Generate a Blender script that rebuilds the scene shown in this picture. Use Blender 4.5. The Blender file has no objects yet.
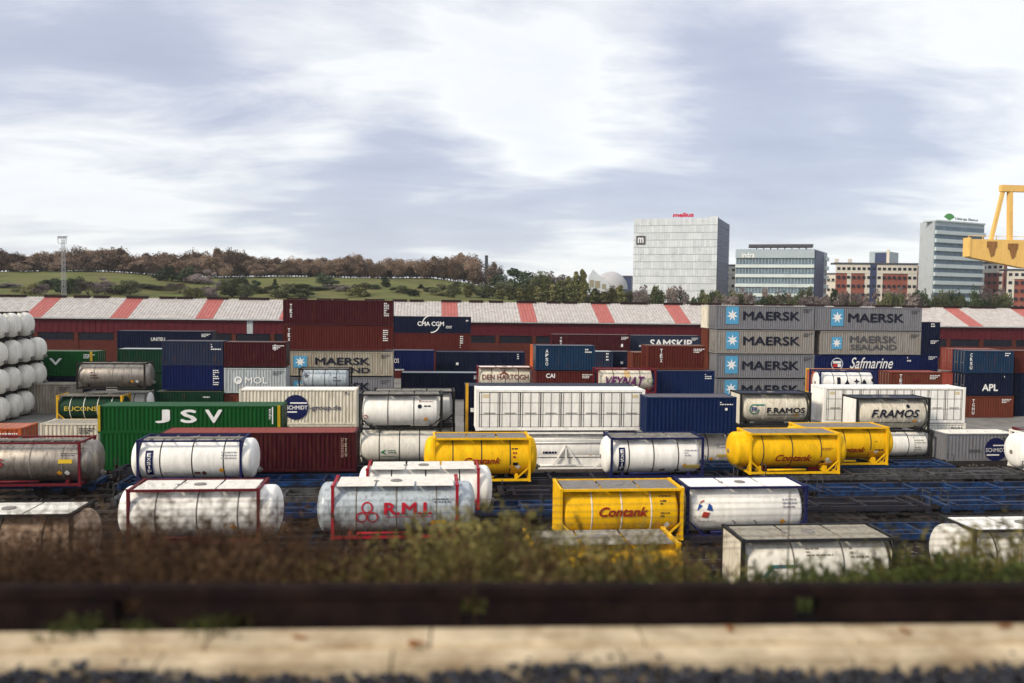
import bpy, math, random
from mathutils import Vector, Matrix
random.seed(11)
S = bpy.context.scene
COL = S.collection
PI = math.pi
R = math.radians

# ------------------------------------------------------------------ camera geometry (one real camera; helpers below turn a sight line and a depth into a place)
F_PX, CX, CY, HCAM = 850.0, 512.0, 341.5, 12.4
PSI = R(5.5); PIT = math.atan(44.5/850); ROLL = 0.0125
fv = Vector((math.sin(PSI)*math.cos(PIT), math.cos(PSI)*math.cos(PIT), -math.sin(PIT)))
r0 = Vector((math.cos(PSI), -math.sin(PSI), 0)); u0 = r0.cross(fv)
rv = math.cos(ROLL)*r0 + math.sin(ROLL)*u0
uv = -math.sin(ROLL)*r0 + math.cos(ROLL)*u0
def un(px, py, Y):
    D = fv + rv*((px-CX)/F_PX) + uv*((CY-py)/F_PX)
    t = Y/D.y
    return D.x*t, HCAM + D.z*t

cam_d = bpy.data.cameras.new('camera'); cam = bpy.data.objects.new('camera', cam_d); COL.objects.link(cam)
M = Matrix((( rv.x, uv.x, -fv.x, 0), (rv.y, uv.y, -fv.y, 0), (rv.z, uv.z, -fv.z, HCAM), (0, 0, 0, 1)))
cam.matrix_world = M
cam_d.sensor_width = 36; cam_d.lens = 36*F_PX/1024; cam_d.clip_end = 6000; cam_d.clip_start = 0.1
cam_d.dof.use_dof = True; cam_d.dof.focus_distance = 80; cam_d.dof.aperture_fstop = 0.45
S.camera = cam

# ------------------------------------------------------------------ materials
def srgb(r, g, b):
    def f(c):
        c /= 255.0
        return c/12.92 if c <= 0.04045 else ((c+0.055)/1.055)**2.4
    return (f(r), f(g), f(b), 1)
MATS = {}
def mat(name, col, rough=0.55, dirt=0.0, dirt_col=(0.05, 0.035, 0.025, 1), metal=0.0, streak=False, var=0.12, scale=1.0, bump=0.0, coord='Object', spec=0.09):
    """painted / worn surface: a base colour with soft tone variation and patches of dirt or rust"""
    if name in MATS: return MATS[name]
    m = bpy.data.materials.new(name); m.use_nodes = True; MATS[name] = m
    nt = m.node_tree; N = nt.nodes; Lk = nt.links
    b = N['Principled BSDF']; b.inputs['Roughness'].default_value = rough; b.inputs['Metallic'].default_value = metal; b.inputs['Specular IOR Level'].default_value = spec if rough < 0.7 else min(spec, 0.06)
    tc = N.new('ShaderNodeTexCoord'); oi = N.new('ShaderNodeObjectInfo')
    add = N.new('ShaderNodeVectorMath'); add.operation = 'ADD'
    sc = N.new('ShaderNodeVectorMath'); sc.operation = 'SCALE'; sc.inputs['Scale'].default_value = 37.0
    cmb = N.new('ShaderNodeCombineXYZ'); Lk.new(oi.outputs['Random'], cmb.inputs[0]); Lk.new(oi.outputs['Random'], cmb.inputs[2])
    Lk.new(cmb.outputs[0], sc.inputs[0]); Lk.new(tc.outputs[coord], add.inputs[0]); Lk.new(sc.outputs[0], add.inputs[1])
    mp = N.new('ShaderNodeMapping'); Lk.new(add.outputs[0], mp.inputs['Vector'])
    mp.inputs['Scale'].default_value = (2.2*scale, 2.2*scale, 0.35*scale) if streak else (scale, scale, scale)
    n1 = N.new('ShaderNodeTexNoise'); n1.inputs['Scale'].default_value = 1.3; n1.inputs['Detail'].default_value = 6; n1.inputs['Roughness'].default_value = 0.65
    Lk.new(mp.outputs[0], n1.inputs['Vector'])
    v = N.new('ShaderNodeMapRange'); v.inputs[1].default_value = 0.3; v.inputs[2].default_value = 0.7
    v.inputs[3].default_value = 1-var; v.inputs[4].default_value = 1+var; Lk.new(n1.outputs['Fac'], v.inputs[0])
    mul = N.new('ShaderNodeVectorMath'); mul.operation = 'SCALE'; mul.inputs[0].default_value = col[:3]; Lk.new(v.outputs[0], mul.inputs['Scale'])
    out = mul.outputs[0]
    if dirt > 0:
        n2 = N.new('ShaderNodeTexNoise'); n2.inputs['Scale'].default_value = 2.1; n2.inputs['Detail'].default_value = 8; n2.inputs['Roughness'].default_value = 0.7
        Lk.new(mp.outputs[0], n2.inputs['Vector'])
        r_ = N.new('ShaderNodeMapRange'); r_.inputs[1].default_value = 0.59-0.3*dirt; r_.inputs[2].default_value = 0.77-0.2*dirt
        r_.inputs[3].default_value = 0; r_.inputs[4].default_value = min(1, 0.45+dirt*0.6); Lk.new(n2.outputs['Fac'], r_.inputs[0])
        mx = N.new('ShaderNodeMix'); mx.data_type = 'RGBA'; Lk.new(r_.outputs[0], mx.inputs['Factor'])
        Lk.new(out, mx.inputs['A']); mx.inputs['B'].default_value = dirt_col; out = mx.outputs['Result']
    Lk.new(out, b.inputs['Base Color'])
    if bump:
        bp = N.new('ShaderNodeBump'); bp.inputs['Strength'].default_value = bump; bp.inputs['Distance'].default_value = 0.03
        Lk.new(n1.outputs['Fac'], bp.inputs['Height']); Lk.new(bp.outputs[0], b.inputs['Normal'])
    return m
RUST = (0.10, 0.035, 0.015, 1); GRIME = (0.035, 0.03, 0.026, 1)
def paint(name, col, dirt=0.3, dc=RUST, rough=0.5, var=0.16, streak=True, metal=0): return mat(name, col, rough, dirt, dc, metal, streak, var)
P = {
 'maroon': paint('maroon_paint', (0.042, 0.006, 0.010, 1), 0.25), 'brown': paint('brown_red_paint', (0.072, 0.012, 0.011, 1), 0.3),
 'brick': paint('orange_brown_paint', (0.115, 0.030, 0.018, 1), 0.3), 'navy': paint('navy_paint', (0.0035, 0.007, 0.026, 1), 0.15, (0.03, 0.03, 0.04, 1)),
 'blue': paint('blue_paint', (0.0035, 0.014, 0.062, 1), 0.15, (0.03, 0.03, 0.05, 1)), 'royal': paint('royal_blue_paint', (0.003, 0.009, 0.062, 1), 0.1, (0.03, 0.03, 0.05, 1)),
 'teal': paint('slate_blue_paint', (0.007, 0.028, 0.068, 1), 0.2), 'slate': paint('grey_navy_paint', (0.017, 0.026, 0.055, 1), 0.2),
 'green': paint('green_paint', (0.005, 0.068, 0.014, 1), 0.15, (0.02, 0.05, 0.02, 1)), 'darkgreen': paint('dark_green_paint', (0.005, 0.034, 0.019, 1), 0.2),
 'grey': paint('pale_grey_paint', (0.165, 0.172, 0.195, 1), 0.28, (0.13, 0.10, 0.08, 1)), 'beigegrey': paint('beige_grey_paint', (0.33, 0.31, 0.255, 1), 0.5, (0.17, 0.11, 0.06, 1)),
 'silvergrey': paint('silver_grey_paint', (0.38, 0.42, 0.44, 1), 0.3, (0.12, 0.10, 0.09, 1)), 'warmgrey': paint('warm_grey_paint', (0.24, 0.232, 0.22, 1), 0.35, (0.15, 0.10, 0.06, 1)), 'cream': paint('cream_paint', (0.66, 0.62, 0.52, 1), 0.35, (0.22, 0.16, 0.09, 1)),
 'white': paint('white_paint', (0.85, 0.84, 0.81, 1), 0.03, (0.42, 0.38, 0.32, 1)), 'whitedirty': paint('dirty_white_paint', (0.74, 0.72, 0.66, 1), 0.18, (0.34, 0.29, 0.22, 1)),
 'orange': paint('orange_paint', (0.45, 0.10, 0.035, 1), 0.3), 'salmon': paint('faded_red_paint', (0.24, 0.05, 0.038, 1), 0.3),
 'yellow': paint('yellow_paint', (0.80, 0.46, 0.008, 1), 0.12, (0.24, 0.12, 0.02, 1)), 'yellowpost': paint('yellow_post_paint', (0.62, 0.36, 0.02, 1), 0.2),
 'rusty': paint('rust_stained_paint', (0.40, 0.29, 0.21, 1), 0.55, (0.16, 0.08, 0.04, 1)), 'red': paint('red_frame_paint', (0.33, 0.014, 0.028, 1), 0.25), 'darkred': paint('dark_red_frame_paint', (0.12, 0.012, 0.02, 1), 0.3),
 'navyframe': paint('navy_frame_paint', (0.01, 0.014, 0.07, 1), 0.15), 'black': paint('black_frame_paint', (0.018, 0.019, 0.02, 1), 0.2, (0.06, 0.05, 0.04, 1)),
 'greyframe': paint('grey_frame_paint', (0.20, 0.19, 0.18, 1), 0.3), 'steel': mat('dull_steel', (0.33, 0.30, 0.27, 1), 0.45, 0.4, GRIME, 0.75, True, 0.15),
 'rmi': mat('bluish_steel', (0.47, 0.53, 0.58, 1), 0.45, 0.35, GRIME, 0.25, True, 0.1), 'grate': mat('walkway_grating', (0.22, 0.21, 0.19, 1), 0.8, 0.45, GRIME, 0, False, 0.3),
 'band': mat('dark_seam', (0.05, 0.045, 0.04, 1), 0.6), 'wagonblue': paint('wagon_blue_paint', (0.012, 0.05, 0.16, 1), 0.8, (0.012, 0.012, 0.016, 1), 0.55, 0.3, False),
 'wagongrey': paint('wagon_grey_paint', (0.09, 0.092, 0.10, 1), 0.75, (0.02, 0.02, 0.02, 1), 0.6, 0.3, False),
 'wagondark': paint('wagon_dark_paint', (0.016, 0.018, 0.03, 1), 0.5, (0.04, 0.03, 0.025, 1), 0.65, 0.3, False),
 'iron': mat('dark_iron', (0.02, 0.018, 0.018, 1), 0.7, 0.4, (0.05, 0.03, 0.02, 1)), 'dooredge': mat('door_seal', (0.10, 0.10, 0.095, 1), 0.8),
}
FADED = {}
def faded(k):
    """weathered dusty roof paint of a container, lightened to paint in grazing sky light"""
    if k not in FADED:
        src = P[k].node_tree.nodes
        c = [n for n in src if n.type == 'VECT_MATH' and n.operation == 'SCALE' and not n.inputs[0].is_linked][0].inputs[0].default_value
        col = tuple(0.65*x + 0.35*y for x, y in zip(c[:3], (0.30, 0.27, 0.25))) + (1,)  # grey mixed in lightens the roof as grazing sky light would
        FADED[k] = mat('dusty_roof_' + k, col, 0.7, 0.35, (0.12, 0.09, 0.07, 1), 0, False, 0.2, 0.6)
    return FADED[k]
INK = {}
def ink(rgb):
    if rgb not in INK: INK[rgb] = mat('lettering_paint_%d' % len(INK), rgb + (1,), 0.5, 0, var=0.1)
    return INK[rgb]
W_, K_, NV, RD, LB, OL = (0.75, 0.76, 0.76), (0.015, 0.017, 0.03), (0.01, 0.014, 0.07), (0.42, 0.012, 0.03), (0.085, 0.31, 0.52), (0.55, 0.33, 0.03)

# ------------------------------------------------------------------ mesh builder
class MB:
    def __init__(self): self.v = []; self.f = []; self.s = []; self.m = []; self.mi = 0
    def face(self, idx, smooth=False): self.f.append(idx); self.s.append(smooth); self.m.append(self.mi)
    def poly(self, pts, smooth=False):
        n = len(self.v); self.v += [tuple(p) for p in pts]; self.face(tuple(range(n, n+len(pts))), smooth)
    def box(self, x0, x1, y0, y1, z0, z1):
        n = len(self.v)
        self.v += [(x0,y0,z0),(x1,y0,z0),(x1,y1,z0),(x0,y1,z0),(x0,y0,z1),(x1,y0,z1),(x1,y1,z1),(x0,y1,z1)]
        for q in ((0,3,2,1),(4,5,6,7),(0,1,5,4),(1,2,6,5),(2,3,7,6),(3,0,4,7)): self.face(tuple(n+i for i in q))
    def tube(self, p, q, r1, r2=None, n=6, cap=True, smooth=True):
        r2 = r1 if r2 is None else r2
        p = Vector(p); q = Vector(q); d = (q-p)
        if d.length < 1e-6: return
        d.normalize(); a = d.orthogonal().normalized(); b = d.cross(a); k = len(self.v)
        for i in range(n):
            t = 2*PI*i/n; o = a*math.cos(t)+b*math.sin(t)
            self.v.append(tuple(p+o*r1)); self.v.append(tuple(q+o*r2))
        for i in range(n):
            j = (i+1) % n; self.face((k+2*i, k+2*j, k+2*j+1, k+2*i+1), smooth)
        if cap:
            self.face(tuple(k+2*i for i in reversed(range(n)))); self.face(tuple(k+2*i+1 for i in range(n)))
    def bar(self, p, q, w, h=None):
        """rectangular bar between two points"""
        h = h or w; p = Vector(p); q = Vector(q); d = (q-p).normalized()
        a = Vector((0,0,1)).cross(d)
        a = a.normalized() if a.length > 1e-4 else Vector((1,0,0))
        b = d.cross(a); k = len(self.v)
        for c in (p, q):
            for sa, sb in ((-1,-1),(1,-1),(1,1),(-1,1)): self.v.append(tuple(c + a*(sa*w/2) + b*(sb*h/2)))
        for qd in ((0,1,5,4),(1,2,6,5),(2,3,7,6),(3,0,4,7),(3,2,1,0),(4,5,6,7)): self.face(tuple(k+i for i in qd))
    def lathe_x(self, prof, yc, zc, n=40):
        k = len(self.v); m = len(prof)
        for (x, r) in prof:
            for i in range(n):
                t = 2*PI*i/n; self.v.append((x, yc + r*math.cos(t), zc + r*math.sin(t)))
        for a in range(m-1):
            for i in range(n):
                j = (i+1) % n; self.face((k+a*n+i, k+(a+1)*n+i, k+(a+1)*n+j, k+a*n+j), True)
        self.face(tuple(k+i for i in range(n))); self.face(tuple(k+(m-1)*n+i for i in reversed(range(n))))
    def build(self, name, mats, parent=None, loc=None):
        me = bpy.data.meshes.new(name); me.from_pydata(self.v, [], self.f)
        me.polygons.foreach_set('use_smooth', self.s); me.polygons.foreach_set('material_index', self.m)
        for m in (mats if isinstance(mats, (list, tuple)) else [mats]): me.materials.append(m)
        me.update()
        o = bpy.data.objects.new(name, me); COL.objects.link(o)
        if parent: o.parent = parent
        if loc: o.location = loc
        return o
def tag(o, label=None, cat=None, group=None, kind=None):
    for k, v in (('label', label), ('category', cat), ('group', group), ('kind', kind)):
        if v: o[k] = v
    return o
def thing(name, label, cat, loc, group=None, rz=0):
    o = bpy.data.objects.new(name, None); COL.objects.link(o); o.location = loc; o.rotation_euler = (0, 0, rz); o.empty_display_size = 0.3
    return tag(o, label, cat, group)
def kids(o): return [c for c in COL.objects if c.parent == o]
def copy_tree(o, parent=None, ch=None):
    c = o.copy(); COL.objects.link(c); c.parent = parent
    for k in (ch[o.name] if ch and o.name in ch else list(o.children)): copy_tree(k, c, ch)
    return c
def structure(name, mb, m): return tag(mb.build(name, m), kind='structure')

# ------------------------------------------------------------------ lettering
TXT = {}
def text_mesh(body, bold=0.02, shear=0.0, spacing=1.0):
    key = (body, bold, shear, spacing)
    if key in TXT: return TXT[key]
    cu = bpy.data.curves.new('lettering', 'FONT'); cu.body = body;  cu.shear = shear; cu.space_character = spacing; cu.resolution_u = 3
    cu.align_x = 'CENTER' if '\n' in body else 'LEFT'; cu.space_line = 0.78
    ob = bpy.data.objects.new('lettering', cu); COL.objects.link(ob)
    bpy.context.view_layer.update()
    dg = bpy.context.evaluated_depsgraph_get()
    me = bpy.data.meshes.new_from_object(ob.evaluated_get(dg))
    vs = [tuple(v.co[:2]) for v in me.vertices]; fs = [tuple(p.vertices) for p in me.polygons]
    bpy.data.objects.remove(ob); bpy.data.curves.remove(cu); bpy.data.meshes.remove(me)
    if bold:
        n0 = len(vs); bw = bold*1.15; base = list(vs); fb = list(fs)
        for q, (dx, dy) in enumerate(((bw, 0), (bw/2, bw*0.5), (bw/2, -bw*0.5))):
            k = len(vs); vs = vs + [(v[0]+dx, v[1]+dy) for v in base]; fs = fs + [tuple(k+i for i in f) for f in fb]
        lay = [i//n0 for i in range(len(vs))]
    else: lay = [0]*len(vs)
    x0 = min(v[0] for v in vs); x1 = max(v[0] for v in vs); y0 = min(v[1] for v in vs); y1 = max(v[1] for v in vs)
    TXT[key] = ([((v[0]-x0)/(x1-x0), (v[1]-y0)/(y1-y0), 0.0007*l) for v, l in zip(vs, lay)], fs)
    return TXT[key]
def lettering(body, x0, x1, z0, z1, rgb, parent, ysurf, bold=0.02, shear=0.0, spacing=1.0, name='lettering', turn=0):
    vs, fs = text_mesh(body, bold, shear, spacing)
    mb = MB()
    for (a, b, l) in vs:
        x = x0+a*(x1-x0); z = z0+b*(z1-z0); mb.v.append((x, ysurf(z)-l, z))
    for f in fs: mb.face(f)
    return mb.build(name, ink(rgb), parent)
def flatshape(pts_list, rgb, parent, ysurf, name='emblem', off=0.0):
    mb = MB()
    for pts in pts_list: mb.poly([(x, ysurf(z)-off, z) for x, z in pts])
    return mb.build(name, ink(rgb), parent)
def ring(cx, cz, r, w, n=28, a0=0, a1=2*PI, ax=1.0):
    out = []
    for i in range(n):
        t0 = a0+(a1-a0)*i/n; t1 = a0+(a1-a0)*(i+1)/n
        out.append([(cx+ax*r*math.cos(t0), cz+r*math.sin(t0)), (cx+ax*r*math.cos(t1), cz+r*math.sin(t1)),
                    (cx+ax*(r-w)*math.cos(t1), cz+(r-w)*math.sin(t1)), (cx+ax*(r-w)*math.cos(t0), cz+(r-w)*math.sin(t0))])
    return out
def disc(cx, cz, r, n=32, ax=1.0): return [[(cx+ax*r*math.cos(2*PI*i/n), cz+r*math.sin(2*PI*i/n)) for i in range(n)]]
def rect(x0, x1, z0, z1):
    n = max(1, int(abs(z1-z0)/0.12)); d = (z1-z0)/n
    return [[(x0, z0+d*i), (x1, z0+d*i), (x1, z0+d*(i+1)), (x0, z0+d*(i+1))] for i in range(n)]
def star(cx, cz, r, k=7, inner=0.42, ax=1.0):
    return [[(cx+ax*rr*math.sin(t), cz+rr*math.cos(t)) for i in range(2*k) for t, rr in [(PI*i/k, r if i % 2 == 0 else r*inner)]]]

# ------------------------------------------------------------------ shipping containers
def corrugated(mb, p0, p1, nrm, z0, z1, amp=0.04, pitch=0.28):
    """a trapezoid-corrugated wall from p0 to p1; nrm points outwards"""
    p0 = Vector(p0); p1 = Vector(p1); d = p1-p0; L = d.length; n = max(4, round(L/pitch)); nrm = Vector(nrm)
    pts = []
    for i in range(n):
        for t, h in ((0.0, 0), (0.30, 0), (0.5, -amp), (0.80, -amp)):
            pts.append(p0 + d*((i+t)/n) + nrm*h)
    pts.append(p1.copy())
    k = len(mb.v)
    for q in pts: mb.v.append((q.x, q.y, z0)); mb.v.append((q.x, q.y, z1))
    for i in range(len(pts)-1): mb.face((k+2*i, k+2*i+2, k+2*i+3, k+2*i+1))
FRAME_PARTS = {}
def frame_mesh(L, W, H, post=0.16, rail=0.13):
    mb = MB()
    for x0, x1 in ((0, post), (L-post, L)):
        for y0, y1 in ((0, 0.14), (W-0.14, W)):
            mb.box(x0, x1, y0, y1, 0.12, H-0.12)
            mb.box(x0-0.008, x1+0.008 if x0 == 0 else x1+0.008, y0-0.008, y1+0.008, 0, 0.12); mb.box(x0-0.008, x1+0.008, y0-0.008, y1+0.008, H-0.12, H)
    for y0, y1 in ((0.005, 0.10), (W-0.10, W-0.005)):
        mb.box(post, L-post, y0, y1, 0.02, 0.02+rail+0.03); mb.box(post, L-post, y0, y1, H-0.02-rail*0.8, H-0.02)
    for x0, x1 in ((0.005, 0.12), (L-0.12, L-0.005)):
        mb.box(x0, x1, 0.14, W-0.14, 0.02, 0.17); mb.box(x0, x1, 0.14, W-0.14, H-0.14, H-0.02)
    return mb
def local(root, X0, z0, Y):
    """sight-line rectangle on the front plane -> local x0,x1,z0,z1"""
    def g(px0, px1, py0, py1):
        ym = (py0+py1)/2; xm = (px0+px1)/2
        return un(px0, ym, Y)[0]-X0, un(px1, ym, Y)[0]-X0, un(xm, py1, Y)[1]-z0, un(xm, py0, Y)[1]-z0
    return g
def container(label, x0, x1, yt, Y, k, h=2.59, z0=None, L=None, anchor='l', W=2.44, door=None, frame=None, roof=None, texts=(), name='shipping_container', cat='container', group='shipping containers in the yard', kframe=None, sides=True, amp=0.04, hatches=False):
    xm = (x0+x1)/2
    X0 = un(x0, yt+8, Y)[0]; X1 = un(x1, yt+8, Y)[0]
    if L:
        if anchor == 'l': X1 = X0+L
        else: X0 = X1-L
    L = X1-X0
    if z0 is None: z0 = un(xm, yt, Y)[1]-h
    else: h = un(xm, yt, Y)[1]-z0 if h is None else h
    root = thing(name, label, cat, (X0, Y, z0), group)
    m = P[k]
    fm = frame_mesh(L, W, h).build('frame', P[kframe or k], root)
    mb = MB()
    if sides: corrugated(mb, (0.16, 0.03, 0), (L-0.16, 0.03, 0), (0, -1, 0), 0.16, h-0.11, amp)
    corrugated(mb, (L-0.16, W-0.03, 0), (0.16, W-0.03, 0), (0, 1, 0), 0.16, h-0.11, amp)
    if door != 'L': corrugated(mb, (0.03, W-0.14, 0), (0.03, 0.14, 0), (-1, 0, 0), 0.16, h-0.13, amp)
    if door != 'R': corrugated(mb, (L-0.03, 0.14, 0), (L-0.03, W-0.14, 0), (1, 0, 0), 0.16, h-0.13, amp)
    mb.box(0.12, L-0.12, 0.12, W-0.12, 0.05, 0.14)
    mb.build('wall', m, root)
    rb = MB(); n = max(6, round(L/0.6))
    for i in range(n):                                   # pressed roof sheet with shallow cross ribs
        a = 0.10+(L-0.2)*i/n; b = 0.10+(L-0.2)*(i+1)/n
        rb.box(a+0.06, b-0.06, 0.16, W-0.16, h-0.045, h-0.022)
    rb.box(0.10, L-0.10, 0.10, W-0.10, h-0.07, h-0.034)
    if hatches:
        for i in range(4): rb.tube((L*(i+0.5)/4, W*0.5, h-0.04), (L*(i+0.5)/4, W*0.5, h+0.05), 0.32, n=14)
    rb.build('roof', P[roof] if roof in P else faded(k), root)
    if door:
        for s in (0, 1):
            ya = 0.15 if s == 0 else W/2+0.01; yb = W/2-0.01 if s == 0 else W-0.15
            d = MB(); xa, xb = (0.035, 0.075) if door == 'L' else (L-0.075, L-0.035)
            d.box(xa, xb, ya, yb, 0.19, h-0.16)
            for q in range(4):
                zz = 0.3+(h-0.6)*q/4
                xx = (xa-0.025, xa) if door == 'L' else (xb, xb+0.025)
                d.box(xx[0], xx[1], ya+0.06, yb-0.06, zz, zz+(h-0.6)/4-0.1)
            dd = d.build('door', m, root)
            lb = MB(); xo = -0.005 if door == 'L' else L+0.005
            for yy in (ya+0.28, yb-0.28): lb.tube((xo, yy, 0.12), (xo, yy, h-0.1), 0.022, n=6)
            lb.box(xo-0.012, xo+0.012, ya+0.28, yb-0.28, 1.08, 1.13)
            lb.build('lock_rod', P['greyframe'], dd)
    g = local(root, X0, z0, Y)
    ys = lambda z: -0.012
    if not any(t[0] == 'LINES' for t in texts) and sides and L > 4:
        rn = random.Random(int(L*100+Y*10+z0*7)); out = []
        for i in range(3):
            zz = h-0.42-0.16*i; x = L-1.35
            while x < L-0.3-0.25*i:
                w = rn.uniform(0.07, 0.2); out += rect(x, x+w, zz, zz+0.09); x += w+0.05
        flatshape(out, W_ if k not in ('white', 'cream', 'beigegrey', 'grey', 'warmgrey', 'silvergrey', 'whitedirty') else (0.06, 0.06, 0.07), root, lambda z: -0.008, 'stencil_marking')
    for i, t in enumerate(texts): mark(t, g, root, lambda z, i=i: ys(z)-0.004*i)
    return root
def mark(t, g, root, ys):
    kind = t[0]
    if kind == 'T':      # ('T', text, px0, px1, py0, py1, colour, options)
        _, body, a, b, c, d, rgb = t[:7]; kw = t[7] if len(t) > 7 else {}
        x0, x1, z0, z1 = g(a, b, c, d)
        sag = max(0.0, (ys(z0)+ys(z1))/2-ys((z0+z1)/2))*0.95
        lettering(body, x0, x1, z0, z1, rgb, root, lambda z: ys(z)-sag, **kw)
    elif kind == 'V':    # stacked letters
        _, body, a, b, c, d, rgb = t
        x0, x1, z0, z1 = g(a, b, c, d); n = len(body); hh = (z1-z0)/n
        mb = MB()
        for i, ch in enumerate(body):
            vs, fs = text_mesh(ch, 0.04); k = len(mb.v); w = (x1-x0)*(0.35 if ch == 'I' else 1); xs = x0+((x1-x0)-w)/2
            for (p, q, l) in vs: zz = z1-hh*(i+1)+hh*0.12+q*hh*0.8; mb.v.append((xs+p*w, ys(zz)-l, zz))
            for f in fs: mb.face(tuple(k+j for j in f))
        mb.build('lettering', ink(rgb), root)
    elif kind == 'R':    # plain painted panel
        x0, x1, z0, z1 = g(*t[1:5]); flatshape(rect(x0, x1, z0, z1), t[5], root, ys, t[6] if len(t) > 6 else 'panel', -0.004 if len(t) < 8 else t[7])
    elif kind == 'STAR':
        x0, x1, z0, z1 = g(*t[1:5]); e = flatshape(rect(x0, x1, z0, z1), LB, root, ys, 'emblem', -0.004)
        cx, cz = (x0+x1)/2, (z0+z1)/2; rr = min(x1-x0, z1-z0)*0.45
        flatshape(star(cx, cz, rr), W_, e, ys, 'star', 0.002)
    elif kind == 'LINES':  # small illegible stencilled data lines
        x0, x1, z0, z1 = g(*t[1:5]); n = t[6]; out = []
        rn = random.Random(int(abs(x0*1000)+n))
        for i in range(n):
            zt = z1-(z1-z0)*i/n; x = x0
            while x < x1-0.05:
                w = rn.uniform(0.06, 0.22); out += rect(x, min(x+w, x1), zt-(z1-z0)/n*0.5, zt); x += w+0.05
                if rn.random() < 0.18: break
        flatshape(out, t[5], root, ys, 'stencil_marking')
    elif kind == 'SHAPES':
        _, a, b, c, d, rgb, fn = t
        x0, x1, z0, z1 = g(a, b, c, d); flatshape(fn(x0, x1, z0, z1), rgb, root, ys)

def open_side_container(label, x0, x1, yt, Y, h=2.98, z0=None, leftend=True):
    X0 = un(x0, yt+10, Y)[0]; X1 = un(x1, yt+10, Y)[0]; L = X1-X0; W = 2.44
    if z0 is None: z0 = un((x0+x1)/2, yt, Y)[1]-h
    root = thing('open_side_container', label, 'container', (X0, Y, z0), 'white containers with side doors')
    frame_mesh(L, W, h, 0.22, 0.2).build('frame', P['white'], root)
    mb = MB(); corrugated(mb, (L-0.2, W-0.03, 0), (0.2, W-0.03, 0), (0, 1, 0), 0.16, h-0.11)
    corrugated(mb, (0.03, W-0.14, 0), (0.03, 0.14, 0), (-1, 0, 0), 0.16, h-0.13); corrugated(mb, (L-0.03, 0.14, 0), (L-0.03, W-0.14, 0), (1, 0, 0), 0.16, h-0.13)
    mb.box(0.12, L-0.12, 0.12, W-0.12, 0.05, 0.14); mb.build('wall', P['white'], root)
    rb = MB(); rb.box(0.10, L-0.10, 0.10, W-0.10, h-0.07, h-0.02)
    for i in range(9): rb.box(0.3+(L-0.6)*i/9, 0.3+(L-0.6)*(i+1)/9-0.1, 0.2, W-0.2, h-0.02, h-0.005)
    rb.build('roof', P['white'], root)
    gb = MB(); gb.box(0.22, L-0.22, 0.06, 0.08, 0.23, h-0.2); gb.build('door_gap', P['dooredge'], root)
    n = 8; a = 0.24; wd = (L-0.48)/n
    for i in range(n):
        d = MB(); xa = a+wd*i+0.03; xb = a+wd*(i+1)-0.03; zz = [0.27, 0.27+(h-0.5)*0.36, 0.27+(h-0.5)*0.70, h-0.23]
        for c in range(2):
            for r_ in range(3):
                d.box(xa+(xb-xa)*c/2+0.02, xa+(xb-xa)*(c+1)/2-0.02, 0.035, 0.06, zz[r_]+0.022, zz[r_+1]-0.022)
        dd = d.build('door', P['white'], root)
        lb = MB()
        for xx in (xa+0.12, (xa+xb)/2, xb-0.12): lb.tube((xx, 0.018, 0.2), (xx, 0.018, h-0.16), 0.018, n=6)
        lb.box(xa+0.3, xb-0.3, 0.0, 0.02, h*0.42, h*0.42+0.05)
        lb.build('lock_rod', P['greyframe'], dd)
    g = local(root, X0, z0, Y)
    flatshape(rect(0.5, 1.0, h-0.62, h-0.36) + rect(L-1.0, L-0.5, h-0.62, h-0.36), (0.62, 0.55, 0.36), root, lambda z: 0.03, 'placard')
    return root

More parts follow.
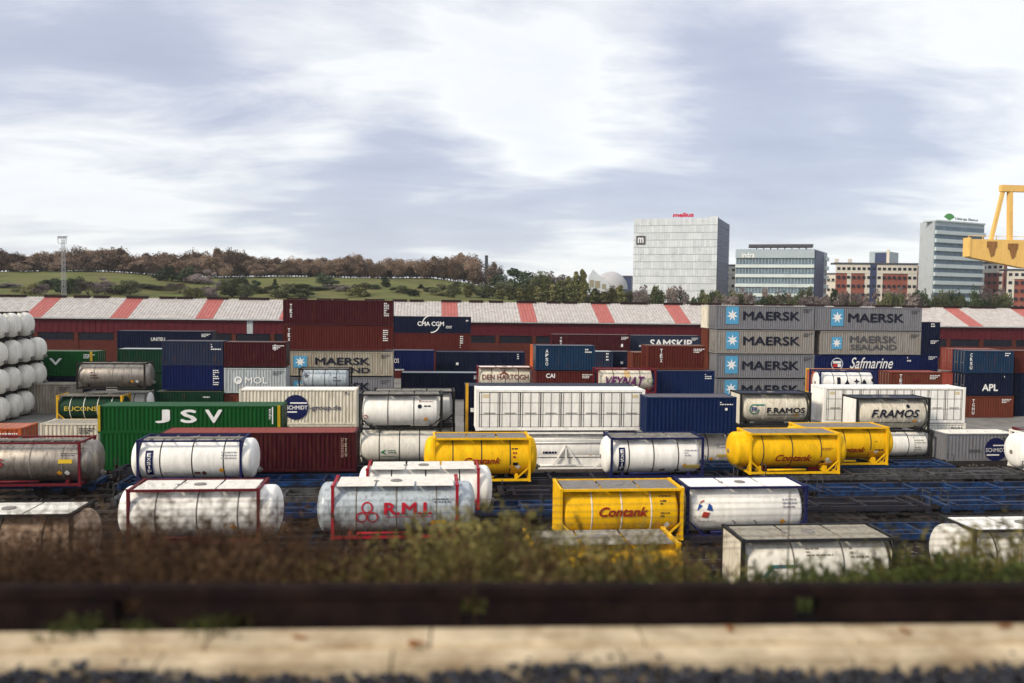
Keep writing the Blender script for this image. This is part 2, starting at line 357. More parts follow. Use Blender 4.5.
# ------------------------------------------------------------------ tank containers
def tank(label, x0, x1, yt, Y, k, fk, h=2.59, z0=None, over=(-0.1, -0.1), Rt=1.16, rails=True, top='plate', topk='grate', bands=3, bandk='band', endpanel=None, texts=(), posts=True, L=None, anchor='l', name='tank_container', group='tank containers in the yard', cat='tank', valve=True, dish=0.42, braces=True, hoop=None):
    X0 = un(x0, yt+8, Y)[0]; X1 = un(x1, yt+8, Y)[0]
    if L:
        if anchor == 'l': X1 = X0+L
        else: X0 = X1-L
    L = X1-X0; W = 2.44
    if z0 is None: z0 = un((x0+x1)/2, yt, Y)[1]-h
    root = thing(name, label, cat, (X0, Y, z0), group)
    if over[0] < 0: dish = min(dish, 0.26)
    yc = W/2; zc = h-0.10-Rt
    a, b = -over[0], L+over[1]
    prof = []
    for i in range(8):
        t = PI/2*i/7; prof.append((a+dish*(1-math.sin(t)), Rt*math.cos(PI/2-t)**0.8 if i else 0.06))
    prof = [(a+dish*(1-math.cos(t)), max(0.05, Rt*(math.sin(t)**0.75))) for t in [PI/2*i/8 for i in range(9)]]
    body = prof + [(x, r) for x, r in [(b-(x-a), r) for x, r in reversed(prof)]]
    mb = MB(); mb.lathe_x(body, yc, zc, 44); mb.build('tank_shell', P[k], root)
    if bands:
        for i in range(bands):
            bb = MB(); xb_ = a+(b-a)*(i+1)/(bands+1); bb.lathe_x([(xb_-0.035, Rt+0.004), (xb_-0.03, Rt+0.014), (xb_+0.03, Rt+0.014), (xb_+0.035, Rt+0.004)], yc, zc, 44)
            bb.build('seam_band', P[bandk], root)
    fb = MB(); ps = 0.14
    for xx in (ps/2, L-ps/2):
        for yy in (ps/2, W-ps/2):
            fb.box(xx-ps/2, xx+ps/2, yy-ps/2, yy+ps/2, 0.11, h-0.11)
            fb.box(xx-ps/2-0.02, xx+ps/2+0.02, yy-ps/2-0.01, yy+ps/2+0.01, 0, 0.11); fb.box(xx-ps/2-0.02, xx+ps/2+0.02, yy-ps/2-0.01, yy+ps/2+0.01, h-0.11, h)
        fb.box(xx-0.06, xx+0.06, ps, W-ps, 0.02, 0.16); fb.box(xx-0.06, xx+0.06, ps, W-ps, h-0.13, h-0.02)
        if braces:
            for s in (0, 1):
                y_ = 0.1 if s == 0 else W-0.1; yq = 0.62 if s == 0 else W-0.62
                fb.bar((xx, y_, 0.75), (xx, yq, 0.12), 0.08); fb.bar((xx, y_, h-0.75), (xx, yq, h-0.12), 0.08)
    for yy in (0.06, W-0.06):
        fb.box(ps, L-ps, yy-0.055, yy+0.055, 0.03, 0.17)
        if rails: fb.box(ps, L-ps, yy-0.05, yy+0.05, h-0.14, h-0.025)
    for q in (0.14, 0.86):
        x_ = L*q; fb.box(x_-0.09, x_+0.09, 0.25, W-0.25, 0.10, max(0.3, zc-Rt+0.16))
    if braces:
        for yy in (0.05, W-0.05):
            fb.bar((ps, yy, 0.85), (0.95, yy, 0.12), 0.08); fb.bar((L-ps, yy, 0.85), (L-0.95, yy, 0.12), 0.08)
    fb.build('frame', P[fk], root)
    if hoop:
        hb = MB()
        for xx in (ps/2, L-ps/2): hb.lathe_x([(xx-0.07, Rt+0.01), (xx-0.065, Rt+0.035), (xx+0.065, Rt+0.035), (xx+0.07, Rt+0.01)], yc, zc, 44)
        hb.build('saddle_band', P[hoop], root)
    if top == 'plate':                                  # full-width walkway panels between the top rails
        n = 3
        for i in range(n):
            wb = MB(); xa = ps+0.05+(L-2*ps-0.1)*i/n+0.05; xb_ = ps+0.05+(L-2*ps-0.1)*(i+1)/n-0.05
            for j in range(9):
                ya = 0.16+(W-0.32)*j/9; wb.box(xa, xb_, ya, ya+(W-0.32)/9-0.02, h-0.085, h-0.06)
            wb.build('walkway', P[topk], root)
    elif top == 'walk':
        wb = MB()
        for j in range(4): wb.box(0.2, L-0.2, W*0.5-0.35+0.18*j, W*0.5-0.20+0.18*j, h-0.075, h-0.05)
        for i in range(5): wb.box(L*(i+0.5)/5-0.03, L*(i+0.5)/5+0.03, 0.12, W-0.12, h-0.13, h-0.08)
        wb.build('walkway', P[topk], root)
    mh = MB()
    mh.tube((L*0.5, yc, h-0.2), (L*0.5, yc, h-0.015), 0.28, n=16); mh.tube((L*0.34, yc, h-0.2), (L*0.34, yc, h-0.03), 0.12, n=10)
    mh.build('manhole', P['greyframe'], root)
    if endpanel:
        for xx in (0.02, L-0.05):
            eb = MB(); eb.box(xx, xx+0.03, ps+0.003, W-ps-0.003, 0.17, h-0.15); eb.build('end_panel', P[endpanel], root)
    vb = MB(); xv = b-0.02
    vb.tube((b-0.1, yc, zc-Rt*0.62), (b+0.12, yc, zc-Rt*0.62), 0.17, n=12); vb.tube((b+0.1, yc, zc-Rt*0.62), (b+0.24, yc, zc-Rt*0.62), 0.08, n=8)
    vb.tube((a+0.1, yc, zc-Rt*0.1), (a-0.05, yc, zc-Rt*0.1), 0.14, n=12); vb.build('valve', P['greyframe'], root)
    if Rt > 1.1 and rails is not None:
        ht = MB(); ht.tube((L*0.2, 0.03, 0.30), (L*0.62, 0.03, 0.30), 0.07, n=8); ht.build('hose_tube', P[fk], root)
        pz = zc-0.55; ysf = lambda z: yc-math.sqrt(max(0.05, Rt*Rt-(z-zc)**2))-0.022
        for q, rgb in ((0.80, (0.75, 0.35, 0.03)), (0.87, (0.8, 0.8, 0.78))):
            cx = L*q; dd = 0.17
            flatshape([[(cx, pz-dd), (cx+dd, pz), (cx, pz)], [(cx, pz), (cx+dd, pz), (cx, pz+dd)], [(cx, pz+dd), (cx-dd, pz), (cx, pz)], [(cx, pz), (cx-dd, pz), (cx, pz-dd)]], rgb, root, ysf, 'hazard_placard')
    lb = MB(); xl = L+0.03
    for yy in (W*0.62, W*0.82): lb.tube((xl, yy, 0.15), (xl, yy, h-0.05), 0.02, n=5)
    for i in range(7): lb.tube((xl, W*0.62, 0.3+i*0.32), (xl, W*0.82, 0.3+i*0.32), 0.015, n=5)
    lb.build('ladder', P[fk], root)
    g = local(root, X0, z0, Y)
    ys = lambda z: yc - math.sqrt(max(0.05, Rt*Rt-(z-zc)**2)) - 0.03
    for i, t in enumerate(texts): mark(t, g, root, lambda z, i=i: ys(z)-0.004*i)
    return root
SKY_OFF=(91.6,2.2,0); HAZE=0.0001; EXPO=1.2
# ================================================================== the rows of containers and tanks
C = container
WG = 'white'
# ---- back rows against the warehouse
C('navy container with small white lettering before the warehouse windows, above dark green', 117, 212, 331, 116, 'navy', 2.45, texts=[('T', 'UNITEU', 151, 165, 337.5, 341, W_)], door='R')
C('navy container bearing the small lettered navy one in front of the warehouse', 117, 212, 331, 116, 'navy', 4.9/2, z0=2.45)
C('lowest navy container of the stack at the warehouse windows', 117, 212, 331, 116, 'navy', 2.45, z0=0)
C('dark green container with a dusty pale roof edge half hidden behind the slate blue stack', 117, 178, 349, 97, 'darkgreen', 2.59, L=12.19, roof='silvergrey')  # roof in a paler paint than the walls
C('dark green container under the dusty roofed dark green one', 117, 178, 349, 97, 'darkgreen', 3.5, z0=0, L=12.19)
C('green container with white letters and a yellow corner post, above a dark flat container', -10, 97, 351, 93, 'green', 2.65, kframe='green',
  texts=[('T', 'J S V', 23, 62, 358, 367, W_, dict(bold=0.045)), ('R', 90, 92.5, 351.5, 376, (0.55, 0.34, 0.03))], door='R')
C('dark navy container under the green one beside the stacked white tanks', -10, 97, 376.5, 93, 'navy', None, z0=0, roof='grey')
C('dusty grey container with a flat roof behind the green tank with yellow frame', -6, 73, 384, 89.5, 'beigegrey', None, z0=0)
# twenty-foot stacks, left centre
C('slate navy container on top of a brighter blue one left of the maroon stack', 162, 223, 341, 89, 'slate', 2.5, texts=[('LINES', 211, 221, 344, 351, W_, 3)])
C('bright royal blue container under the slate navy one', 162, 223, 365.5, 89, 'royal', 2.5, texts=[('LINES', 213, 219, 370, 386, W_, 8)])
C('dark green container at the foot of the blue stack behind the big green container', 155, 223, 391.5, 88.5, 'darkgreen', None, z0=0, texts=[('LINES', 203, 212, 396.5, 399, W_, 1)])
C('maroon container on top of the pale grey white-lettered one', 224, 286, 342, 89, 'maroon', 2.55, texts=[('V', 'TEX', 274, 276, 344.5, 351, W_)], door='R', kframe='maroon')
C('pale silver grey container with white letters and round emblem under the maroon one', 224, 286, 368, 89, 'silvergrey', 2.6,
  texts=[('T', 'MOL', 245, 267.5, 377, 383.6, W_), ('SHAPES', 234, 242, 376, 384.5, W_, lambda a, b, c, d: disc((a+b)/2, (c+d)/2, (b-a)/2)), ('SHAPES', 236, 240, 378, 382, (0.2, 0.25, 0.3), lambda a, b, c, d: ring((a+b)/2, (c+d)/2, (b-a)/2, 0.12, a1=4.2))])
C('orange brown container at the foot of the pale silver grey stack', 224, 286, 394.5, 89, 'brick', None, z0=0)
# forty-foot stack, left centre
C('dark maroon forty-foot container topmost of the stack left of centre', 283, 393, 300, 96, 'maroon', 2.72, texts=[('V', 'TEX', 289.8, 292.2, 303.5, 318, W_), ('LINES', 384, 389, 303, 317, W_, 8)])
C('lighter red brown forty-foot container just under the topmost maroon one', 283, 393, 325.2, 96, 'brown', 2.72, texts=[('V', 'TEX', 287.8, 290.2, 328, 342, W_), ('LINES', 383, 388, 330, 342, W_, 6)])
C('beige container with big black letters and blue star square under two brown ones', 283, 393, 351.5, 96, 'beigegrey', 2.72,
  texts=[('STAR', 293.5, 307, 356, 367.5), ('T', 'MAERSK', 315, 370, 357.5, 365, K_, dict(bold=0.05)), ('T', 'SEALAND', 315, 370, 367.5, 373, K_, dict(bold=0.04))])
C('grey beige black-lettered container lowest of the tall brown topped stack', 283, 393, 377.2, 96, 'grey', None, z0=0,
  texts=[('STAR', 293.5, 307, 381, 392), ('T', 'MAERSK', 315, 370, 382.5, 390.5, K_, dict(bold=0.05))])
C('navy container with white letters and arcs behind the tall maroon topped stack', 393, 471, 316.5, 128, 'navy', 2.5,
  texts=[('T', 'CMA CGM', 417.5, 444, 321.5, 326, W_, dict(bold=0.045)), ('SHAPES', 422, 440, 318, 330, W_, lambda a, b, c, d: ring((a+b)/2, (c+d)/2, (b-a)/2, 0.16, 16, 1.6, 3.0)+ring((a+b)/2, (c+d)/2, (b-a)/2, 0.16, 16, 4.7, 6.1)),
         ('LINES', 446, 461, 326, 329, W_, 2), ('LINES', 466, 469, 320, 323, W_, 1)])
C('brown red container under the navy one with white arcs', 393, 471, 332.8, 128, 'brown', 2.6, texts=[('LINES', 460, 463, 336, 349, W_, 6)])
C('brown red container low behind the royal blue one', 393, 471, 350.2, 128, 'brown', None, z0=0)
C('royal blue container with white letter ends beside the tall maroon topped stack', 384, 434, 350.3, 106, 'royal', 2.55, texts=[('T', 'OS', 394, 399, 358.5, 363, W_), ('LINES', 395, 404, 369, 372, W_, 1)])
C('navy container with a few white marks in the third row behind the white tanks', 436, 525, 352, 110, 'navy', 2.6, texts=[('LINES', 517, 519, 354, 360, W_, 3), ('R', 456, 458.5, 362.5, 365, W_)], roof='slate')
C('brown red container under the white marked navy one', 436, 530, 374, 111, 'brown', None, z0=0)
C('long dark navy container with a pale roof edge behind the white tanks', 401, 485, 372.8, 102, 'navy', None, z0=0, roof='silvergrey')
C('slate blue container with an orange door end on top of the white-lettered brick red one', 536, 595, 345.5, 87, 'teal', 2.58, texts=[('V', 'APSO', 545.5, 548.3, 349, 366, W_), ('LINES', 585, 594, 349, 354, W_, 2)], door='L', kframe='teal')
C('brick red container with white letters under the slate blue orange-ended one', 536, 595, 371, 87, 'brown', 2.58, texts=[('T', 'CAI', 546, 555, 373.5, 378, W_, dict(bold=0.05))])
C('brown container at the foot of the slate blue topped stack', 536, 595, 396, 87, 'brick', None, z0=0)
C('orange container peeking out left of the slate blue one', 532.6, 545, 345.5, 89.9, 'orange', 2.58, L=6.06)
C('slate navy container with pale roof edge between the slate blue stack and the brown ones', 583, 613, 351.5, 104, 'slate', 2.4, roof='silvergrey', texts=[('LINES', 606, 609, 353, 362, W_, 3)])
C('dark navy container under the pale edged slate navy one', 583, 631, 373, 104, 'navy', None, z0=0)
C('small navy container with two white spots behind the white tank with curved lettering', 612, 631, 351.5, 106, 'navy', 2.45, texts=[('R', 620.5, 623, 361.5, 364, W_)])
C('long maroon container in front of the warehouse between navy ones', 552, 630, 334.5, 126, 'maroon', 2.55, texts=[('V', 'TEX', 560, 562, 337, 345, W_), ('R', 621, 623, 344, 347, W_)])
C('maroon container under the long maroon one at the warehouse', 552, 630, 352, 126, 'maroon', None, z0=0)
C('grey navy container with broad white lettering in front of the warehouse', 632, 700, 335.5, 128, 'slate', 2.45, texts=[('T', 'SAMSKIP', 650, 692, 339.5, 347.5, W_, dict(bold=0.045)), ('R', 639, 641, 345, 347, W_)])
C('maroon container carrying the grey navy white-lettered one', 632, 700, 352, 128, 'maroon', None, z0=0)
C('small orange brown container end beside the brown stack near the four-high grey stack', 632.5, 650, 352.3, 90, 'brick', 2.58, L=6.06, texts=[('V', 'TEX', 643, 645, 354, 362, W_)])
C('brick red container hidden below the orange brown one', 632.5, 650, 376, 90, 'brick', None, z0=0, L=6.06)
C('brown red container with vertical white letters next to the four-high grey stack', 647, 706, 345.5, 87, 'brown', 2.55, texts=[('V', 'TEX', 660, 662.5, 348.5, 363, W_)], kframe='brick')
C('bright blue container under the brown red one next to the four-high grey stack', 657, 714.5, 370.8, 86, 'blue', 2.55, texts=[('LINES', 705, 712, 374, 380, W_, 3)])
C('dark blue container lowest next to the four-high grey stack', 657, 714.5, 396, 86, 'blue', None, z0=0)
# ---- the four-high grey stacks
MA = lambda dx, dy: [('STAR', 726+dx, 738.8+dx, 306.5+dy, 324+dy), ('T', 'MAERSK', 743+dx, 800+dx, 311.5+dy, 320.5+dy, K_, dict(bold=0.05))]
for i, (yt, lab, k, tx) in enumerate([(304.2, 'topmost of the four grey black-lettered containers, dusty with a clean upper edge', 'grey', MA(0, 0)), (329.4, 'second from top of the four grey black-lettered containers, rusty along its rails', 'warmgrey', MA(0, 25)),
                                  (354, 'third from top of the four grey black-lettered containers', 'grey', MA(-1, 49.5)), (378.2, 'lowest grey black-lettered container, its letters half hidden by white tanks', 'grey', MA(-1.5, 73.5))]):
    C(lab, 716, 814.3, yt, 98, k, 2.82, z0=[8.7, 5.8, 2.9, 0][i]+0.2 if i < 3 else 0.15, texts=tx, door='L')
for i, (yt, lab, k) in enumerate([(304, 'cream ended container topmost behind the four-high grey stack', 'cream'), (329, 'brown ended container second from top behind the four-high grey stack', 'brick'), (354, 'cream brown container third from top behind the four-high grey stack', 'brick'), (378, 'grey container lowest behind the four-high grey stack', 'grey')]):
    C(lab, 707.5, 804, yt, 100.6, k, 2.82, z0=[8.7, 5.8, 2.9, 0][i]+0.2 if i < 3 else 0.15)
C('grey black-lettered container with blue star square topmost over the beige and navy ones', 815.3, 922, 305.5, 98, 'grey', 2.82, z0=8.88, texts=[('STAR', 831, 843.6, 309, 326), ('T', 'MAERSK', 848, 904, 313.5, 322.5, K_, dict(bold=0.05))])
C('beige container with two lines of black letters between the grey and the navy one', 821, 921, 331, 98, 'warmgrey', 2.82, z0=5.98, texts=[('STAR', 831.5, 842, 337, 349), ('T', 'MAERSK', 850, 896.5, 336, 343, (0.08, 0.08, 0.09), dict(bold=0.04)), ('T', 'SEALAND', 850, 896.5, 344.5, 350, (0.08, 0.08, 0.09), dict(bold=0.04))], kframe='warmgrey')
C('navy blue container with white script lettering under the beige black-lettered one', 814.5, 920, 353.5, 98, 'royal', 2.85, z0=3.05,
  texts=[('T', 'Safmarine', 850, 893, 357.5, 368.5, W_, dict(shear=0.35, bold=0.012)), ('SHAPES', 831, 843, 358, 370, (0.5, 0.55, 0.65), lambda a, b, c, d: ring((a+b)/2, (c+d)/2, (b-a)/2, 0.1)),
         ('R', 833, 841, 361, 363.5, W_), ('R', 833, 837, 364, 367, (0.5, 0.03, 0.03)), ('R', 837.5, 841, 364, 367, W_), ('LINES', 907, 911, 357, 363, W_, 2)])
C('royal blue container lowest under the white script lettered one', 814.5, 920, 378, 98, 'royal', 2.85, z0=0.15)
C('navy container end topmost right of the grey black-lettered stack', 906, 940, 322, 107, 'navy', 2.6, texts=[('LINES', 931, 935, 323.5, 328, W_, 2)])
C('navy container end second from top right of the grey black-lettered stack', 906, 940, 338, 107, 'navy', 2.6, roof='slate')
C('royal blue container end with pale roof edge right of the beige black-lettered container', 906, 938, 354, 107, 'royal', 2.6, roof='silvergrey')
C('royal blue container lowest right of the white script lettered one', 906, 938, 377, 107, 'royal', None, z0=0)
# ---- right group
C('faded red container with white end markings behind the slate blue one', 953.5, 1000, 349, 92, 'salmon', 2.6, door='L')
C('salmon red container lower behind the slate blue one', 953.5, 1000, 373, 92, 'salmon', None, z0=0)
C('slate blue container with a light blue end topmost above the white-lettered navy one', 966.5, 1014, 350, 86, 'teal', 2.44, z0=4.82, texts=[('V', 'CRSU', 970, 972.5, 353, 370, W_), ('LINES', 1005, 1012, 353, 357, W_, 2)], door='L')
C('navy container with white letters between the slate blue and the brown one', 966.5, 1013.5, 373.5, 86, 'navy', 2.41, z0=2.39, texts=[('T', 'APL', 982, 998, 384, 391, W_, dict(bold=0.05)), ('LINES', 1004, 1010, 376, 379, W_, 1)], door='L')
C('brown container with vertical white letters under the white-lettered navy one', 966.5, 1013.5, 396.8, 86, 'brick', 2.36, z0=0.01, texts=[('V', 'TGHU', 972, 974.5, 399, 415, W_)])
C('red brown container by the edge beside the slate blue one', 1015, 1062, 350.5, 87, 'brown', 2.44, z0=4.8)
C('upper dark navy container by the edge beside the white-lettered navy one', 1015, 1062, 373.7, 87, 'navy', 2.41, z0=2.37)
C('lower dark navy container by the edge beside the brown one with white letters', 1015, 1062, 396.8, 87, 'navy', 2.35, z0=0.01)
C('brown container with vertical white letters standing behind the white side-door container', 890.5, 942, 372, 84, 'brick', 2.55, texts=[('V', 'TEX', 899.5, 902, 374, 387, W_), ('R', 913, 920, 379, 382, (0.12, 0.02, 0.02))], door='L', roof='salmon')
C('brown container below the brown one with vertical letters behind the white side-door container', 890.5, 942, 395, 84, 'brick', None, z0=0)
# ---- tanks of the middle distance
tank('grey steel tank container with dark frame in front of the beige black-lettered container', 298.5, 350, 368.6, 86, 'rmi', 'black', 2.5, over=(-0.2, -0.2), Rt=1.0, texts=[('SHAPES', 303, 309, 374, 378, (0.08, 0.08, 0.1), lambda a, b, c, d: star((a+b)/2, (c+d)/2, 0.3, 5)), ('LINES', 333, 343, 377, 383, (0.1, 0.1, 0.12), 2)], top='walk')
C('slate container hidden below the grey steel tank with dark frame', 296, 353, 394, 86, 'slate', None, z0=0)
DH = (0.16, 0.04, 0.035)
tank('cream tank container with serif red letters and red end frame', 477.5, 533, 367, 90, 'cream', 'darkred', 2.55, texts=[('T', 'DEN HARTOGH', 482, 528.5, 374.5, 379.6, DH, dict(bold=0.02)), ('SHAPES', 499, 509, 370.5, 375, DH, lambda a, b, c, d: [[(a, c), ((a+b)/2-0.06, d), ((a+b)/2, d-0.2), ((a+b)/2+0.06, d), (b, c), (b-0.15, c), ((a+b)/2, d-0.35), (a+0.15, c)]])], top='plate', topk='whitedirty')
tank('plain cream tank container carrying the one with serif red letters', 477.5, 533, 392, 90, 'cream', 'darkred', 2.55, z0=0)
tank('white tank container with slanted purple letters and dark red frame', 597, 656.5, 369, 84, 'cream', 'darkred', 2.5, Rt=1.05, over=(-0.35, -0.25), texts=[('T', 'VEYNAT', 606, 645, 376.5, 386.5, (0.12, 0.02, 0.12), dict(shear=0.3, bold=0.04)), ('R', 625, 630.5, 371.5, 377.5, (0.6, 0.42, 0.2)), ('SHAPES', 647.5, 654, 378, 384, (0.2, 0.3, 0.15), lambda a, b, c, d: ring((a+b)/2, (c+d)/2, 0.28, 0.06))], top='walk', topk='darkred')
tank('plain cream tank container under the one with slanted purple letters', 597, 656.5, 393, 84, 'cream', 'darkred', 2.5, z0=0, Rt=1.05)
tank('white tank container with black graphics and an orange end behind the white side-door container', 820, 877, 371, 80, 'white', 'navyframe', 2.5, Rt=1.05, over=(-0.1, -0.1), texts=[('R', 838, 841.5, 377.5, 384.5, K_), ('SHAPES', 845, 851, 381, 385.5, K_, lambda a, b, c, d: star((a+b)/2, (c+d)/2, 0.35, 3, 0.5)), ('SHAPES', 855, 860, 379, 384, K_, lambda a, b, c, d: star((a+b)/2, (c+d)/2, 0.32, 4, 0.4)), ('SHAPES', 863, 867, 380, 384.5, K_, lambda a, b, c, d: star((a+b)/2, (c+d)/2, 0.3, 3, 0.6)), ('SHAPES', 872, 876, 378, 382.5, K_, lambda a, b, c, d: disc((a+b)/2, (c+d)/2, 0.2))], top='walk', topk='slate')
tank('plain white tank container hidden under the one with black graphics', 820, 877, 395, 80, 'white', 'navyframe', 2.5, z0=0)
C('orange container whose sunlit end shows left of the tank with black graphics', 816, 870, 370.2, 83.5, 'orange', 2.5, door='L', kframe='yellowpost')
C('orange container below the one with a sunlit end behind the white side-door container', 816, 870, 394, 83.5, 'orange', None, z0=0)
# ---- stacked white tanks at the left edge: four tiers, four deep, seen at their domed ends
proto = None
names4 = ['nearest', 'second', 'third', 'farthest']; tiers = ['bottom', 'second', 'third', 'top']
XR = un(9, 350, 82)[0]
for t in range(4):
    for dpt in range(4):
        if t == 3 and dpt == 3: continue
        lab = '%s domed white tank in the %s tier of the tall tank stack' % (names4[dpt], tiers[t])
        Yd = 82+2.62*dpt; zz = 2.6*t
        if proto is None:
            proto = tank(lab, -40, 12, 393, Yd, 'whitedirty', 'iron', 2.58, z0=0, over=(0.05, 0.95), Rt=1.17, top='walk', L=6.06, anchor='r', dish=0.7, braces=False, rails=False, bands=2, bandk='greyframe', group='stacked white tanks by the left edge', name='stacked_tank_container')
            ch4 = {o.name: list(o.children) for o in [proto] + list(proto.children)}
            o = proto
        else:
            o = copy_tree(proto, None, ch4)
        o['label'] = lab
        o.location = (XR-6.06-1.75 + (0.0, 0.05, -0.08, 0.04)[(t+dpt) % 4], Yd, zz)
# ---- rows E: the near stacks
Ez = 0.0
C('orange container with its end toward the grey ground beside the stacked white tanks', -60, 21, 428, 58, 'orange', 2.59, L=6.06, anchor='r', door='R', kframe='orange', z0=0.85)
C('beige white container with a dusty roof between the orange one and the big green one', 40, 97, 423.5, 64.5, 'cream', None, z0=0, roof='beigegrey', L=4.05, texts=())
tank('dull brown steel tank container standing on the green tank with yellow frame', 76, 145, 363, 83, 'steel', 'iron', 2.5, over=(0.1, 0.35), Rt=1.12, top='walk', rails=True, bands=3, bandk='greyframe', braces=False, texts=[('LINES', 90, 104, 372, 380, (0.1, 0.05, 0.05), 3)])
tank('green tank container with yellow frame and yellow letters partly hidden by the big green container', 56, 122, 391.5, 82.5, 'darkgreen', 'yellowpost', 2.55, z0=0.15, over=(0.05, 0.2), Rt=1.18, rails=False, bands=4, bandk='whitedirty', texts=[('T', 'EUCONS', 64, 97, 406.5, 411, (0.5, 0.38, 0.06), dict(bold=0.03))], top='plate', topk='grate')
tank('white tank with its small domed end showing behind the green tank with yellow frame', 84, 146, 391, 86, 'white', 'greyframe', 2.5, z0=0.1, over=(-0.1, 0.25), Rt=1.0, rails=False)
C('big green container with widely spaced white letters and yellow corner posts', 97.5, 281.5, 405, 61, 'green', 1.9, z0=2.62, kframe='green', roof='green', door='R',
  texts=[('T', 'J', 155, 170, 409.5, 423, W_, dict(bold=0.05)), ('T', 'S', 180.5, 197, 409.5, 423, W_, dict(bold=0.05)), ('T', 'V', 205, 222.5, 409.5, 423, W_, dict(bold=0.05)), ('R', 98, 100.5, 405, 431.3, (0.42, 0.30, 0.02), 'corner_post', 0.03), ('R', 277.5, 280.5, 405, 431.3, (0.42, 0.30, 0.02), 'corner_post', 0.03), ('R', 272, 273.2, 407, 424, W_), ('LINES', 269, 271.5, 409, 420, W_, 7)])
C('green container under the big white-lettered green one', 100, 283.5, 431.6, 60.9, 'green', None, z0=0, kframe='green')
C('long maroon container on a wagon in front of the green stack', 160, 356, 432.5, 56, 'maroon', 2.6, z0=0.82, texts=[('V', 'TEXU', 345, 347, 438, 457, (0.5, 0.42, 0.3)), ('LINES', 341, 344, 438, 458, (0.35, 0.22, 0.2), 12)], roof='salmon')  # roof painted pinkish to carry the look of grazing sky light
C('white ribbed container with a big navy disc behind the long maroon one', 239, 357, 389.5, 71.5, 'cream', 2.95, z0=None, L=9.55, amp=0.055, roof='white',
  texts=[('SHAPES', 283, 308.5, 394, 420.5, NV, lambda a, b, c, d: disc((a+b)/2, (c+d)/2, (b-a)/2)), ('T', 'SCHMIDT', 286.5, 307.5, 405.5, 409.5, W_, dict(bold=0.03)), ('R', 290, 307, 402.3, 403.7, W_), ('R', 286.5, 297, 411.3, 412.6, W_), ('T', '-group.de', 309.5, 341, 405, 411.5, (0.07, 0.07, 0.12), dict(bold=0.035)), ('LINES', 345, 353, 392, 395, NV, 2)])
C('pale container beneath the white ribbed one with the navy disc', 239, 357, 425, 71.5, 'cream', None, z0=0, L=9.55)
tank('clean white tank container in dark grey frame on top of another white tank', 358.8, 442.5, 394, 61.5, 'white', 'black', 2.62, over=(-0.2, -0.2), Rt=1.2, bands=2, top='plate', topk='grate',
     texts=[('LINES', 419, 433, 400.5, 403, (0.25, 0.08, 0.06), 2), ('SHAPES', 417.5, 422, 404, 409, K_, lambda a, b, c, d: disc((a+b)/2, (c+d)/2, 0.15)), ('LINES', 424, 433, 405.5, 408, K_, 1), ('SHAPES', 363.5, 367.5, 414.5, 419.5, (0.35, 0.08, 0.08), lambda a, b, c, d: ring((a+b)/2, (c+d)/2, 0.17, 0.06))])
tank('white tank container in dark frame directly behind the clean white one', 372, 455, 391, 64.4, 'white', 'black', 2.62, over=(-0.2, -0.2), Rt=1.2, bands=2)
tank('white tank container with a green leaf mark under the clean white one', 358, 441, 431.5, 61.5, 'whitedirty', 'black', 2.6, z0=0, over=(-0.05, -0.1), Rt=1.2, bands=3, rails=False, top=None,
     texts=[('SHAPES', 380, 387, 449, 455.5, (0.02, 0.22, 0.10), lambda a, b, c, d: [[(a, (c+d)/2), (b, d), ((a+b)/2, (c+d)/2), (b, c)]]), ('LINES', 388, 396, 450, 454, (0.1, 0.2, 0.15), 2), ('R', 380, 396, 456.3, 457, (0.1, 0.25, 0.15))])
tank('white tank container below the one in dark frame behind', 372, 455, 431, 64.4, 'whitedirty', 'black', 2.6, z0=0, Rt=1.2)
C('navy container with a yellow corner post close behind the white side-door container', 465.3, 634, 387.5, 63.1, 'navy', 2.98, z0=2.78, texts=[('R', 465.4, 468.3, 383, 432, (0.55, 0.30, 0.03), 'corner_post', 0.03), ('R', 470.5, 474, 408, 412, W_)], roof='navy')
C('navy container under the one with a yellow corner post', 465.3, 634, 425, 63.1, 'navy', 2.75, z0=0)
open_side_container('white many-doored container in front of the navy one with a yellow corner post', 476, 645, 389, 60.4, 2.98, 2.80)
# white pressure vessel frame under it
silo_L = 6.2
silo = tank('white silo tank container with triangular braces under the white side-door container', 514, 608, 434, 60.2, 'white', 'white', 2.72, z0=0.0, over=(-0.1, -0.1), Rt=1.18, bands=0, top='plate', topk='white', L=6.2, anchor='r',
     texts=[('LINES', 543, 557, 451.5, 456, NV, 1), ('LINES', 580, 593, 461, 464, (0.3, 0.3, 0.3), 1), ('R', 541, 600, 457, 459, (0.4, 0.4, 0.4))])
sb = MB(); sx = un(566, 455, 60.2)[0]-silo.location.x
for dx in (-0.95, 0.0, 0.95): sb.bar((sx+dx, 0.0, 0.35), (sx, 0.0, 1.72), 0.09)
sb.box(sx-1.2, sx+1.2, -0.03, 0.03, 0.26, 0.34)
for zz in (1.95, 2.25): sb.tube((0.2, 0.02, zz), (silo_L-0.2, 0.02, zz), 0.05, n=8)
sb.build('brace', P['white'], silo)
sk = MB(); sk.box(0.16, silo_L-0.16, 0.20, 0.26, 0.18, 0.86); sk.box(0.16, silo_L-0.16, 0.12, 0.26, 0.90, 1.08); sk.build('skirt_panel', P['white'], silo)  # white panels added to brighten the tank's shaded lower half
C('dark blue container with a dusty blue roof beside the white side-door container', 646.5, 736.5, 396.8, 58.5, 'blue', 2.62, z0=2.85, roof=None, texts=[('LINES', 720, 733, 402, 406, W_, 2), ('R', 725, 727.5, 408, 410.5, W_)], kframe='blue')
